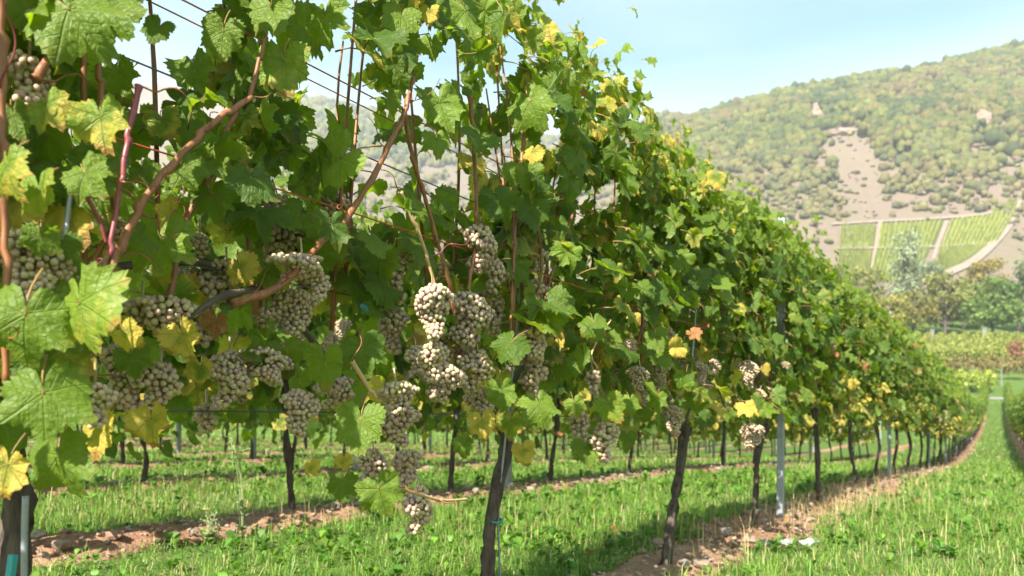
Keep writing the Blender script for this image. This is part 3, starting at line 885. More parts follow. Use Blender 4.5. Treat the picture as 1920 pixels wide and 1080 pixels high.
# large leaves: photo x, y, width, direction of the tip (degrees, 0 down, + to the right), offset, hue (own tone plus sunlit paleness painted in), yellow, brown
HERO_LEAF = [
    (152, 600, 205, 5, .30, .85, .42, 0), (45, 620, 190, -8, .26, .55, .1, 0), (82, 765, 185, 25, .27, .5, .1, 0), (115, 880, 165, 10, .24, .45, .05, 0), (12, 890, 110, -20, .24, .5, .95, .1),
    (185, 818, 115, 10, .16, .7, .9, 0), (285, 800, 96, 15, .10, .6, .9, .2), (347, 640, 92, 20, .17, .6, .85, .1), (405, 612, 62, 0, .10, .5, .4, .9), (248, 632, 70, 60, .28, .9, .7, 0),
    (14, 330, 130, 0, .28, 1, .5, 0), (72, 372, 120, 10, .26, .9, .45, 0), (192, 238, 125, 20, .28, .95, .5, 0), (96, 208, 100, 30, .22, .8, .5, .2), (168, 335, 110, 40, .24, .6, .2, 0), (75, 455, 84, 0, .22, .6, .0, 0),
    (120, 465, 70, 20, .16, .3, .0, 0), (300, 470, 150, 0, .16, .85, .35, 0), (310, 235, 84, 30, .10, .7, .5, 0), (150, 40, 200, 35, .25, .6, .1, 0), (215, 35, 130, 25, .22, .5, .1, 0), (60, 30, 120, -10, .2, .6, .1, 0),
    (418, 76, 96, 0, .12, .7, .1, 0), (294, 60, 70, 0, .16, .2, 0, 0), (535, 135, 125, 15, .18, .8, .42, 0), (515, 28, 120, 10, .18, .6, .15, 0), (610, 45, 110, 10, .16, .6, .1, 0), (622, 312, 140, -30, .14, .7, .12, 0),
    (370, 140, 100, 30, .12, .5, .1, 0), (440, 160, 80, 10, .08, .5, .1, 0), (610, 692, 104, 0, .16, .7, .3, 0), (682, 668, 104, 10, .18, .15, 0, 0), (676, 808, 118, 5, .24, .55, .05, 0), (716, 932, 100, 15, .24, .55, .1, 0),
    (640, 915, 70, -10, .16, .2, 0, 0), (584, 882, 44, 10, .14, .6, .9, 0), (645, 868, 44, 0, .12, .6, .95, .2), (752, 44, 90, 0, .18, .65, .05, 0), (806, 30, 50, 0, .18, .8, .7, .1), (812, 88, 60, 10, .15, .9, .3, 0),
    (880, 95, 60, 10, .18, .9, .4, 0), (830, 205, 110, 10, .20, .6, .1, 0), (820, 270, 70, 20, .2, .7, .2, 0), (998, 292, 46, 0, .22, 1, .8, .1), (948, 655, 84, -20, .18, .15, 0, 0), (908, 705, 64, 10, .10, .7, .9, 0), (942, 742, 72, 0, .18, .55, 0, 0),
    (1016, 770, 90, 20, .22, .65, .1, 0), (1080, 765, 50, 10, .2, .8, .4, 0), (985, 852, 56, 10, .16, .6, .9, .1), (958, 800, 64, 0, .16, .6, .5, 0), (905, 800, 70, 10, .12, .6, .85, .1), (1000, 205, 110, 20, .18, .65, .1, 0),
    (1025, 60, 70, 40, .1, .95, .6, .1), (1155, 175, 66, 10, .1, .95, .6, 0), (1042, 652, 44, 0, .12, .7, .8, 0), (1150, 768, 70, 20, .22, .9, .4, 0), (1185, 760, 50, 0, .2, .9, .35, 0), (1234, 640, 56, 10, .2, .5, 0, 0), (1312, 752, 60, 10, .2, .55, 0, 0),
    (1288, 715, 46, 0, .2, .7, .2, 0), (1232, 755, 46, 0, .18, .5, 0, 0), (455, 512, 80, 30, .1, .7, .8, .1), (500, 520, 70, 0, .1, .5, .3, 0), (690, 70, 60, 0, .12, .5, .1, 0), (595, 430, 60, 20, .12, .4, 0, 0), (560, 720, 70, 20, .08, .7, .3, 0),
    (375, 700, 60, 0, .06, .5, .6, 0), (250, 680, 80, 10, .1, .4, 0, 0), (1100, 850, 66, 0, .12, .5, .2, 0), (1175, 830, 50, 10, .14, .3, .1, 0), (400, 380, 90, 0, .12, .5, 0, 0), (470, 420, 80, 10, .1, .4, .1, 0), (350, 330, 90, 20, .14, .5, .1, 0),
    (540, 250, 80, 10, .1, .4, 0, 0), (470, 300, 80, -10, .08, .5, .2, 0), (720, 500, 90, 0, .1, .4, 0, 0), (560, 660, 60, 0, .08, .6, .4, 0), (460, 230, 70, 0, .1, .8, .5, .2),
    (30, 230, 90, 10, .18, .5, .2, 0), (230, 150, 90, 20, .12, .5, .1, 0), (270, 330, 70, 0, .1, .4, .1, 0), (1060, 700, 60, 10, .1, .4, .1, 0), (870, 840, 50, 0, .08, .5, .2, 0),
]
# openings through which sky and hillside are seen: x, y, rx, ry
HOLES = [(262, 60, 26, 55), (340, 85, 42, 60), (400, 28, 26, 28), (186, 105, 16, 32), (618, 130, 36, 62), (835, 125, 30, 34), (912, 186, 13, 24), (700, 190, 14, 16), (815, 282, 18, 22), (832, 335, 34, 28), (708, 350, 38, 76), (622, 225, 26, 34),
         (640, 20, 16, 24), (790, 190, 16, 20), (960, 120, 14, 20), (1030, 262, 14, 16), (955, 265, 10, 14), (930, 310, 12, 14), (1130, 370, 20, 16)]
LOWER_X = [-200, 0, 150, 190, 250, 380, 400, 540, 560, 650, 680, 760, 820, 850, 1000, 1040, 1080, 1190, 1210, 1330, 1420, 1500, 1560]
LOWER_Y = [960, 960, 950, 830, 770, 790, 740, 740, 800, 850, 940, 850, 800, 800, 865, 815, 875, 875, 835, 840, 850, 860, 860]
CANES = [  # pixel polylines on the front row: points, offset towards the lane, radius, material
    ([(2, -30), (4, 200), (10, 420), (12, 720)], .20, .0055, 0), ([(196, 540), (240, 430), (310, 322), (400, 232), (470, 182)], .20, .0062, 0), ([(470, 182), (485, 120), (500, 60)], .16, .004, 0),
    ([(440, 570), (530, 532), (600, 457), (652, 408), (722, 288), (762, 200), (778, 120)], .16, .0066, 0), ([(70, 150), (105, 90), (132, 50)], .20, .006, 0), ([(180, 50), (186, 120), (188, 200)], .18, .005, 0),
    ([(758, 200), (770, 280), (797, 372), (842, 530), (852, 590)], .14, .0052, 0), ([(752, 360), (790, 450), (820, 548)], .18, .0045, 1), ([(882, 180), (890, 300), (893, 430), (878, 545)], .12, .0055, 0),
    ([(986, 225), (968, 400), (957, 620)], .12, .0058, 0), ([(1000, 380), (1015, 500), (990, 640)], .1, .0045, 0), ([(1075, 400), (1048, 470), (1010, 600)], .08, .0045, 0), ([(318, 565), (345, 430), (385, 340), (445, 205)], .10, .0055, 0),
    ([(263, 162), (238, 265), (226, 350), (205, 480)], .24, .0042, 2), ([(205, 470), (190, 520)], .2, .0045, 0), ([(205, 330), (210, 420), (160, 510)], .12, .0050, 0), ([(662, 678), (682, 712), (704, 745)], .20, .0045, 1),
    ([(748, 912), (790, 928), (830, 938), (876, 936)], .20, .0042, 1), ([(165, 370), (185, 410), (200, 455)], .22, .003, 2), ([(1120, 690), (1110, 660), (1145, 600)], .2, .003, 1), ([(1210, 480), (1205, 600), (1190, 660)], .06, .005, 0),
    ([(1310, 520), (1300, 640), (1290, 740)], .08, .005, 0), ([(1070, 300), (1040, 420), (1000, 640)], .0, .005, 0), ([(860, 490), (930, 470), (965, 420)], .05, .0035, 0),
]

# front row vines
S_FRONT = [.51, 1.78, 3.2, 4.66, 6.1, 7.45] + [7.45 + 1.37 * i for i in range(1, 56)]
N_NEAR = 10
def row_x(X0, y): return X0 + float(bend(y))
ORD = ['first', 'second', 'third', 'fourth', 'fifth', 'sixth', 'seventh', 'eighth', 'ninth', 'tenth', 'eleventh', 'twelfth', 'thirteenth', 'fourteenth', 'fifteenth', 'sixteenth', 'seventeenth', 'eighteenth']
NEAR_LABEL = [
    'grapevine at the left picture edge with thick dark trunk and big sunlit leaves', 'heavily laden grapevine with slender curved trunk and teal tie at centre',
    'grapevine with leaning knotted dark trunk just before the first metal post', 'grapevine with thin straight trunk touching the near side of first metal post',
    'fifth grapevine of the front row, just past the first metal post', 'sixth grapevine of the front row, bright yellow leaves low in it', 'seventh grapevine of the front row, counted from the left',
    'eighth grapevine of the front row, counted from the left', 'ninth grapevine of the front row, counted from the left', 'tenth grapevine of the front row, counted from the left']
HOLE = np.array(HOLES, float)
VINES = []
front_leaf = [[] for _ in range(N_NEAR)]
for i in range(N_NEAR):
    y = S_FRONT[i]; x = row_x(ROWS[0], y); z = float(Z(x, y))
    VINES.append(empty('grape_vine', (x, y, z), label=NEAR_LABEL[i], category='grapevine', group='grapevines of the front row'))
def nearest_vine(y):
    return int(np.argmin([abs(y - s) for s in S_FRONT[:N_NEAR]]))

hero_pts = [at_X(h[0], h[1], ROWS[0] + h[4]) for h in HERO_BUNCH]
for i in range(N_NEAR):
    g = np.random.default_rng(700 + i)
    y0 = S_FRONT[i]; v = VINES[i]; vx, vy, vz = v.location
    a = y0 - .7 if i else -.5; b = (S_FRONT[i] + S_FRONT[i + 1]) / 2
    if i: a = (S_FRONT[i] + S_FRONT[i - 1]) / 2
    top = 1.85 if i else 1.98
    big = (.042, .076) if i < 3 else (.048, .084)
    den = 1.0 if i else 1.15
    pos, tip, nrm, sz, col, shoots = vine_leaves(g, a - y0, b - y0, top, int((22 if i < 3 else 19) * den), 32, int((480 if i < 3 else 360) * den), 130, zlow=.64, size=big)
    W = pos + np.array([vx, vy, vz])
    px, py, dd = to_px(W)
    keep = np.ones(len(W), bool)
    tn = tip / np.linalg.norm(tip, axis=1)[:, None]
    qx, qy, qd = to_px(W + tn * sz[:, None] * .3)
    lr = .6 * sz * FPX / np.maximum(qd, .3)
    for hx, hy, rx, ry in HOLE:
        q = ((qx - hx) / (rx + lr)) ** 2 + ((qy - hy) / (ry + lr)) ** 2
        keep &= ~((q < 1) & (g.random(len(W)) < .97))
    low = np.interp(px, LOWER_X, LOWER_Y)
    lim = np.where(px < 1560, low - 25 - sz * 700 / dd, 1e9)
    keep &= (py < lim)
    # the fruit zone of the near vines is half stripped of leaves
    fz = (W[:, 2] < 1.12 + vz) & (pos[:, 0] > -.04)
    keep &= ~(fz & (g.random(len(W)) < (.30 if i < 3 else .2)))
    up = (W[:, 2] > 1.45) & (px < 860)
    keep &= ~(up & (g.random(len(W)) < .30))
    keep &= ~((np.abs(px - 1467) < 17) & (np.abs(py - 605) < 50) & (pos[:, 0] > -.06))
    for (hx, hy, hw, hh, ho, pr), hp in zip(HERO_BUNCH, hero_pts):
        front = (np.abs(px - hx) < hw * .5 + 16) & (py > hy - hh * .45 - 25) & (py < hy + hh * .5) & (pos[:, 0] > ho - .07)
        keep &= ~(front & (g.random(len(W)) < (.9 if pr > 2 else .62)))
    k = np.nonzero(keep)[0]
    if i < 3: col[:, 0] = np.clip(col[:, 0] * .85 + .2, 0, 1); col[:, 1] = np.clip(col[:, 1] * 1.15 + .06, 0, 1)
    front_leaf[i] = [(W[j], tip[j], nrm[j], sz[j], col[j], 0) for j in k]
    # trunk
    if i == 0: pts = [at_X(18, 1180, ROWS[0]), at_X(26, 1040, ROWS[0]), at_X(34, 930, ROWS[0]), at_X(12, 820, ROWS[0]), at_X(10, 700, ROWS[0])]; rd = .0175
    elif i == 1: pts = [at_X(918, 1175, ROWS[0]), at_X(916, 1060, ROWS[0]), at_X(920, 980, ROWS[0]), at_X(935, 905, ROWS[0]), at_X(950, 835, ROWS[0]), at_X(940, 780, ROWS[0])]; rd = .019
    elif i == 2: pts = [at_X(1246, 1075, ROWS[0]), at_X(1255, 1010, ROWS[0]), at_X(1262, 955, ROWS[0]), at_X(1275, 880, ROWS[0]), at_X(1284, 800, ROWS[0])]; rd = .021
    elif i == 3: pts = [at_X(1415, 990, row_x(ROWS[0], y0)), at_X(1418, 910, row_x(ROWS[0], y0)), at_X(1420, 860, row_x(ROWS[0], y0)), at_X(1434, 800, row_x(ROWS[0], y0))]; rd = .018
    else: pts = np.array(trunk_path(g, .76, g.normal(0, .06))) + np.array([vx, vy, vz]); rd = .017
    P = spline(pts, 22)
    if i < 4: P[0][2] = min(P[0][2], vz - .04)
    rad = rd * np.interp(np.linspace(0, 1, 22), [0, .06, .15, .6, .88, 1], [1.35, 1.2, 1.0, .92, 1.05, 1.35]) * (1 + .10 * g.standard_normal(22))
    V, F = tube(P - np.array([vx, vy, vz]), rad, 16, .09, 800 + i, groove=.2)
    obj('trunk', mesh_np('trunk', V, F, mats=[M_BARK], smooth=True), parent=v)
    # bent fruiting cane tied to the lower wire
    Pt = P[-1] - np.array([vx, vy, vz])
    arc = spline([Pt, Pt + np.array([.01, .12, .16]), Pt + np.array([.01, .40, .20]), Pt + np.array([0, .65, .02])], 12)
    V, F = tube(arc, np.linspace(.0075, .0045, 12) * (1 + .14 * g.standard_normal(12)), 8, .12, i, groove=.15)
    obj('fruiting_cane', mesh_np('fruiting_cane', V, F, mats=[M_OLDWOOD], smooth=True), parent=v)
    # random upright canes behind the leaves
    for k, sp in enumerate(shoots[::(2 if i < 4 else 3)]):
        sp = sp[:8]; n = len(sp); rr = np.linspace(.0048, .0022, n) * (1 + .18 * (np.arange(n) % 3 == 0))
        V, F = tube(sp, rr, 6)
        obj('cane', mesh_np('cane', V, F, mats=[M_CANE], smooth=True), parent=v)
for pts, off, rad, mi in CANES:
    NS = 48
    W = spline([at_X(px, py, ROWS[0] + off) for px, py in pts], NS)
    v = VINES[nearest_vine(W[0][1])]
    gc = np.random.default_rng(int(pts[0][0]) + 5)
    seg = np.linalg.norm(np.diff(W, axis=0), axis=1).mean(); step = max(3, int(.075 / seg))
    ph = np.arange(NS) % step
    zig = np.where((np.arange(NS) // step) % 2, 1, -1) * np.abs(ph - step / 2) / step * rad * .9
    W[:, 1] += zig
    rr = rad * .9 * (1 + .34 * (ph == 0) + .15 * (ph == 1)) * np.linspace(1.08, .75, NS) * (1 + .03 * gc.standard_normal(NS))
    V, F = tube(W - np.array(v.location), rr, 9, .015, int(pts[0][0]) + 3)
    for q in range(0, NS, step * 2):                                    # dry tendrils and leaf stalks
        b0 = W[q]; dv = gc.normal(0, 1, 3); dv[0] = abs(dv[0]); dv /= np.linalg.norm(dv)
        t_ = np.linspace(0, 1, 14); cu = gc.uniform(4, 11); Lt = gc.uniform(.04, .11)
        e1 = np.cross(dv, (0, 0, 1.0)); e1 /= np.linalg.norm(e1) + 1e-9; e2 = np.cross(dv, e1)
        tp = b0 + dv * (Lt * t_)[:, None] + (e1 * np.cos(cu * t_)[:, None] + e2 * np.sin(cu * t_)[:, None] - e1) * (.012 * t_)[:, None]
        TV, TF = tube(tp - np.array(v.location), np.linspace(.0014, .0007, 14), 4)
        obj('tendril', mesh_np('tendril', TV, TF, mats=[M_SHOOT if q % 3 else M_CANE], smooth=True), parent=v)
    obj('cane', mesh_np('cane', V, F, mats=[[M_CANE, M_CANE_TAN, M_SHOOT][mi]], smooth=True), parent=v)
W = spline([at_X(352, 598, ROWS[0] + .12), at_X(395, 568, ROWS[0] + .12), at_X(440, 550, ROWS[0] + .1), at_X(505, 540, ROWS[0] + .06)], 14)
V, F = tube(W - np.array(VINES[1].location), np.linspace(.0035, .0075, 14), 8, .2, 5, groove=.3)
obj('old_wood', mesh_np('old_wood', V, F, mats=[M_OLDWOOD], smooth=True), parent=VINES[1])

# hero leaves
gl = np.random.default_rng(77)
cam_dir = np.array([ST, -CT, 0])      # towards the camera
for (x, y, w, rot, off, hue, yel, brn) in HERO_LEAF:
    P = at_X(x, y, ROWS[0] + off); d = float(to_px(P)[2])
    size = w * .92 * d / FPX / 1.62; yel = min(yel, .72)
    a = R(rot + gl.normal(0, 8))
    rgt = np.array([CT, ST, 0])
    tip = -np.array([0, 0, 1]) * math.cos(a) + rgt * math.sin(a) + cam_dir * gl.uniform(-.1, .35)
    nrm = cam_dir * 1.0 + np.array([0, 0, gl.uniform(.05, .6)]) + rgt * gl.normal(0, .3)
    tipn = tip / np.linalg.norm(tip)
    J = P - tipn * size * .28
    i = nearest_vine(P[1])
    front_leaf[i].append((J, tip, nrm, size, np.array([min(1, hue + .2), yel, brn]), 1))

def matrix_of(p, r, t, n, s):
    return Matrix(((r[0] * s, t[0] * s, n[0] * s, p[0]), (r[1] * s, t[1] * s, n[1] * s, p[1]), (r[2] * s, t[2] * s, n[2] * s, p[2]), (0, 0, 0, 1)))
for i in range(N_NEAR):
    v = VINES[i]; loc = np.array(v.location); L_ = front_leaf[i]
    pos = np.array([l[0] for l in L_]); tip = np.array([l[1] for l in L_]); nrm = np.array([l[2] for l in L_]); sz = np.array([l[3] for l in L_]); col = np.array([l[4] for l in L_]); hero = np.array([l[5] for l in L_])
    r, t, n = frames(tip, nrm)
    px, py, d = to_px(pos)
    vis = (px > -80) & (px < 2000) & (py > -90) & (d > .2)
    score = sz / np.maximum(d, .2) * (1 + 2.2 * (pos[:, 0] - loc[0])) + 5 * hero + np.where(vis, 0, -3) + .3 * (pos[:, 2] > 1.8)
    order = np.argsort(-score)
    cap = 300
    for j in order[:cap]:
        o = obj('leaf', LEAF[int(gl.integers(len(LEAF))) if not hero[j] else [0, 1, 7, 9, 3][int(gl.integers(5))]], parent=v, mat=matrix_of(pos[j] - loc, r[j], t[j], n[j], sz[j]))
        o.color = (*col[j], 1)
    rest = order[cap:]
    if len(rest):
        obj('foliage', foliage_mesh('foliage', pos[rest] - loc, tip[rest], nrm[rest], sz[rest], col[rest], MIDLEAF if i < 6 else None), parent=v, kind='stuff')

# bunches of the front row
gb = np.random.default_rng(9)
left_over = [300] * N_NEAR
order = sorted(range(len(HERO_BUNCH)), key=lambda k: -HERO_BUNCH[k][5])
for k in order:
    x, y, w, h, off, pr = HERO_BUNCH[k]
    P = at_X(x, y - h / 2, ROWS[0] + off); d = float(to_px(P)[2])
    v = VINES[nearest_vine(P[1])]; vi = VINES.index(v)
    wm, hm = w * d / FPX, h * d / FPX
    br = float(np.interp(x, [100, 500], [7.0, 4.9])) * d / FPX
    loc = P - np.array(v.location)
    if pr >= 1 and x < 1150:
        pts = berry_points(max(wm * .9 - br, .03), max(hm - br, .03), br, gb, gb.uniform(-.25, .25))
        if left_over[vi] >= len(pts):
            left_over[vi] -= len(pts)
            c = obj('grape_cluster', rachis_mesh(wm, hm, pts, br, gb), parent=v, loc=loc)
            for p in pts:
                s = br * gb.uniform(.86, 1.1)
                obj('berry', BERRY, parent=c, mat=Matrix.Translation(p) @ Matrix.Rotation(gb.uniform(0, 6.28), 4, 'Z') @ Matrix.Rotation(gb.uniform(-1, 1), 4, 'X') @ Matrix.Scale(s / .008, 4))
        else:
            mb = MB()
            for p in pts: mb.add(BV * br * gb.uniform(.86, 1.1) + p, BF, gb.random())
            V, F = tube([(-.01, .006, .03), (0, 0, 0), (0, 0, -hm * .5)], .002, 4); mb.add(V, F, .3)
            obj('grape_cluster', mb.mesh('grape_cluster', [M_BERRY], smooth=True), parent=v, loc=loc, kind='stuff')
    else:
        sc = hm / .13
        obj('grape_cluster', CLUSTER[k % 6], parent=v, mat=Matrix.Translation(loc) @ Matrix.Rotation(gb.uniform(0, 6.28), 4, 'Z') @ Matrix.Diagonal((sc, sc, sc, 1)), kind='stuff')
for i in range(0, N_NEAR):
    v = VINES[i]
    for k in range(11 if i < 3 else 8):
        loc = (gb.uniform(-.14, .06), gb.uniform(-.65, .65), gb.uniform(.74, 1.12))
        if i < 3: loc = (gb.uniform(-.12, .03), loc[1], gb.uniform(.78, 1.12))
        if i == 0 and loc[1] < -.3: continue
        obj('grape_cluster', CLUSTER[int(gb.integers(6))], parent=v, mat=Matrix.Translation(loc) @ Matrix.Rotation(gb.uniform(0, 6.28), 4, 'Z'), kind='stuff')

# teal ties on the trunks
def tie(v, x, y, name='tie', mat=M_TIE, s=.022):
    P = at_X(x, y, ROWS[0] + .005) - np.array(v.location)
    ph = np.linspace(0, 2 * math.pi, 12)
    V, F = tube(np.stack([P[0] + s * np.cos(ph), P[1] + s * np.sin(ph), P[2] + .003 * np.sin(2 * ph)], -1), .003, 5)
    obj(name, mesh_np(name, V, F, mats=[mat], smooth=True), parent=v)
tie(VINES[1], 928, 976); tie(VINES[3], 1418, 955, s=.026)

# ------------------------------------------------------------------ remaining vines: shared foliage
FOL = []
for k in range(8):
    g = np.random.default_rng(900 + k)
    pos, tip, nrm, sz, col, shoots = vine_leaves(g, -.72, .72, 1.92, 17, 28, 330, 120, zlow=.60, size=(.052, .088))
    fz = (pos[:, 2] < .95) & (g.random(len(pos)) < .35)
    q = ~fz
    FOL.append(foliage_mesh('foliage', pos[q], tip[q], nrm[q], sz[q], col[q]))
FARV = []
for i in range(N_NEAR, len(S_FRONT)):
    y = S_FRONT[i]
    if y > ROW_END: break
    FARV.append((ROWS[0], y, 'front', i))
for k in range(1, 8):
    a = abs(ROWS[k]) / CT
    smin = a * 1400 / 1870 / CT - a * ST - .3
    for j in range(16 + 2 * (k > 2)):
        FARV.append((ROWS[k], smin + .3 * math.sin(k * 2.1) + 1.4 * j, k, j))
y = 10.5
while y < ROW_END - 1:
    FARV.append((ROW_R, y, 'lane', 0)); y += 1.4
ROWN = {1: 'second', 2: 'third', 3: 'fourth', 4: 'fifth', 5: 'sixth', 6: 'seventh', 7: 'eighth'}
gf = np.random.default_rng(31)
for X0, y, row, idx in FARV:
    y += gf.normal(0, .04)
    x = row_x(X0, y); z = float(Z(x, y))
    if row == 'front':
        grp = 'grapevines of the front row'
        n = idx + 1
        lab = f'{ORD[n - 1]} grapevine of the front row, counted from the left' if n <= 12 else 'small distant grapevine in the far end of the front row, beyond the twelfth'
    elif row == 'lane':
        grp = 'grapevines across the grass lane'; lab = 'leafy grapevine of the row at the right picture edge, across the grass lane'
    else:
        grp = f'grapevines of the {ROWN[row]} row'; lab = f'{ORD[idx]} grapevine from the left in the {ROWN[row]} vine row' if row < 4 else f'grapevine of the {ROWN[row]} row back, trunk seen far below the front canopy'
    v = empty('grape_vine', (x, y, z), label=lab, category='grapevine', group=grp)
    fl = 1 if gf.random() < .5 else -1
    obj('foliage', FOL[int(gf.integers(8))], parent=v, mat=Matrix.Translation((0, 0, -.22 if isinstance(row, int) else 0)) @ Matrix.Rotation(0 if fl > 0 else math.pi, 4, 'Z') @ Matrix.Diagonal((gf.uniform(.9, 1.15), 1, gf.uniform(.95, 1.05), 1)), kind='stuff')
    obj('trunk', TRUNK[int(gf.integers(6))], parent=v, mat=Matrix.Rotation(gf.uniform(0, 6.28), 4, 'Z'))
    if (row == 'front' and idx < 24) or row == 1:
        for k in range(7):
            obj('grape_cluster', CLUSTER[int(gf.integers(6))], parent=v, mat=Matrix.Translation((gf.uniform(-.1, .2), gf.uniform(-.6, .6), gf.uniform(.7, 1.08))) @ Matrix.Rotation(gf.uniform(0, 6.28), 4, 'Z'), kind='stuff')

# ------------------------------------------------------------------ trellis posts
def post_mesh(h):
    """galvanised C-profile with lips and hook notches"""
    o = [(-.026, -.018), (.026, -.018), (.026, .018), (.012, .018), (.012, .0145), (.0225, .0145), (.0225, -.0145), (-.0225, -.0145), (-.0225, .0145), (-.012, .0145), (-.012, .018), (-.026, .018)]
    n = len(o)
    V = [(x, y, -.1) for x, y in o] + [(x, y, h) for x, y in o]
    F = [(i, (i + 1) % n, n + (i + 1) % n, n + i) for i in range(n)]
    F += [(0, 1, 6, 7)[::-1], (1, 2, 5, 6)[::-1], (2, 3, 4, 5)[::-1], (0, 7, 8, 11)[::-1], (8, 9, 10, 11)[::-1]]
    F += [tuple(n + i for i in f[::-1]) for f in [(0, 1, 6, 7)[::-1], (1, 2, 5, 6)[::-1], (2, 3, 4, 5)[::-1], (0, 7, 8, 11)[::-1], (8, 9, 10, 11)[::-1]]]
    return mesh_np('steel_post', V, F, mats=[M_ZINC])
POST = post_mesh(1.98)
HOOK = mesh_np('hook', *(lambda V: (V, [(0, 1, 2, 3), (4, 7, 6, 5), (0, 4, 5, 1), (1, 5, 6, 2), (2, 6, 7, 3), (3, 7, 4, 0)]))([(0, -.006, -.002), (.009, -.006, .004), (.009, .006, .004), (0, .006, -.002), (0, -.006, .004), (.008, -.006, .01), (.008, .006, .01), (0, .006, .004)]), mats=[M_ZINC])
def post(X0, y, lab, grp, lean=0.0, hooks=True):
    x = row_x(X0, y); z = float(Z(x, y))
    o = obj('trellis_post', POST, mat=Matrix.Translation((x, y, z)) @ Matrix.Rotation(lean, 4, (0, 0, 1) if 0 else (1, 0, 0)) @ Matrix.Rotation(R(90), 4, 'Z'), label=lab, category='post', group=grp)
    if hooks:
        for k in range(9):
            for sx in (-1, 1):
                obj('hook', HOOK, parent=o, mat=Matrix.Translation((sx * .026, 0, .55 + .16 * k)) @ Matrix.Rotation(0 if sx > 0 else math.pi, 4, 'Z'))
    return o
fy = [4.95, 9.75, 14.6, 19.6, 24.6] + [29.6 + 5 * i for i in range(11)]
for i, y in enumerate(fy):
    if i < 5: lab = f'{ORD[i]} galvanised metal post of the front row from the left'
    else: lab = 'small distant metal post in the front row, beyond the fifth post'
    post(ROWS[0], y, lab, 'metal posts of the front row', lean=-R(1.6) if i == 0 else R(gf.normal(0, .5)), hooks=i < 3)
for k in range(1, 6):
    for j in range(5):
        y = 4.4 + .35 * k + 5 * j - (5 if k > 3 else 0) * 0
        post(ROWS[k], y, f'{ORD[j]} metal post from the left in the {ROWN[k]} vine row', f'metal posts of the {ROWN[k]} row', lean=R(gf.normal(0, .6)), hooks=False)
for j in range(13):
    post(ROW_R, 14 + 5.4 * j, 'metal post inside the vine row at the right picture edge', 'metal posts across the grass lane', hooks=False)

# ------------------------------------------------------------------ wires
WIRES = [(.665, 0, .0015, M_WIRE, 'lowest steel wire running along the front row under the grapes'), (.92, .02, .0014, M_WIRE, 'second lowest dark steel wire of the front row, through the grapes'),
         (1.10, .10, .0016, M_WIRE_RED, 'middle rust-red trellis wire of the front row, slanting across the leaves'), (1.235, .09, .0016, M_WIRE, 'dark steel wire of the front row just above the middle red wire'),
         (1.375, .06, .0016, M_WIRE_RED, 'upper one of the paired red trellis wires in the sky gap'), (1.345, -.05, .0015, M_WIRE_RED, 'lower one of the paired red trellis wires in the sky gap'),
         (1.76, .0, .0014, M_WIRE, 'highest steel wire of the front row near the leaf tops')]
for zz, off, rad, mat, lab in WIRES:
    ys = np.concatenate([np.arange(-1, 12, .25), np.arange(12, ROW_END, 1.0)])
    X = ROWS[0] + bend(ys) + off
    k = zz * (1 + off / ROWS[0]) + EYE * (-off / ROWS[0])     # keeps the height seen on the row plane
    zf = Z(ROWS[0] + bend(ys), ys, fine=False) + k + .004 * np.sin(ys * 1.25) - .012 * np.sin((ys - 4.95) / 5 * math.pi) ** 2
    V, F = tube(np.stack([X, ys, zf], -1), rad, 5)
    obj('trellis_wire', mesh_np('trellis_wire', V, F, mats=[mat], smooth=True), label=lab, category='wire', group='wires of the front row')
# thin steel rods for training single vines
def rod(pts, rad, lab, mat=M_ZINC):
    W = spline(pts, 10); V, F = tube(W, rad, 7)
    obj('training_rod', mesh_np('training_rod', V, F, mats=[mat], smooth=True), label=lab, category='rod', group='training rods of the front row')
rod([at_X(44, 1180, ROWS[0] + .04), at_X(46, 1000, ROWS[0] + .04), at_X(48, 930, ROWS[0] + .04)], .0045, 'pale grey rod beside the dark trunk at the left picture edge')
rod([at_X(121, 458, ROWS[0] + .12), at_X(128, 400, ROWS[0] + .12), at_X(135, 348, ROWS[0] + .12)], .0042, 'short ribbed steel rod among the leaves at upper left')
rod([at_X(942, 1170, ROWS[0] + .01), at_X(934, 960, ROWS[0] + .012), at_X(945, 850, ROWS[0] + .012), at_X(968, 620, ROWS[0] + .06), at_X(977, 500, ROWS[0] + .08)], .0032, 'thin bluish steel rod rising beside the central curved trunk')
rod([at_X(1296, 700, ROWS[0] + .1), at_X(1306, 560, ROWS[0] + .1)], .004, 'thin steel rod above the leaning knotted trunk')
V, F = tube(spline([at_X(668, 568, ROWS[0] + .05), at_X(676, 572, ROWS[0] + .05), at_X(685, 578, ROWS[0] + .05), at_X(690, 586, ROWS[0] + .05)], 8), [.002, .006, .008, .007, .008, .006, .004, .002], 5)
obj('plastic_clip', mesh_np('plastic_clip', V, F, mats=[M_BLUE], smooth=True), label='small blue plastic clip on the wire amid dark leaves', category='clip')
P = at_X(22, 1060, ROWS[0] + .07)
V, F = tube([at_X(18, 1090, ROWS[0] + .07), at_X(25, 1040, ROWS[0] + .07)], .006, 4)
obj('plastic_tag', mesh_np('plastic_tag', V, F, mats=[M_TIE]), label='teal plastic tag at the foot of the leftmost trunk', category='tag')

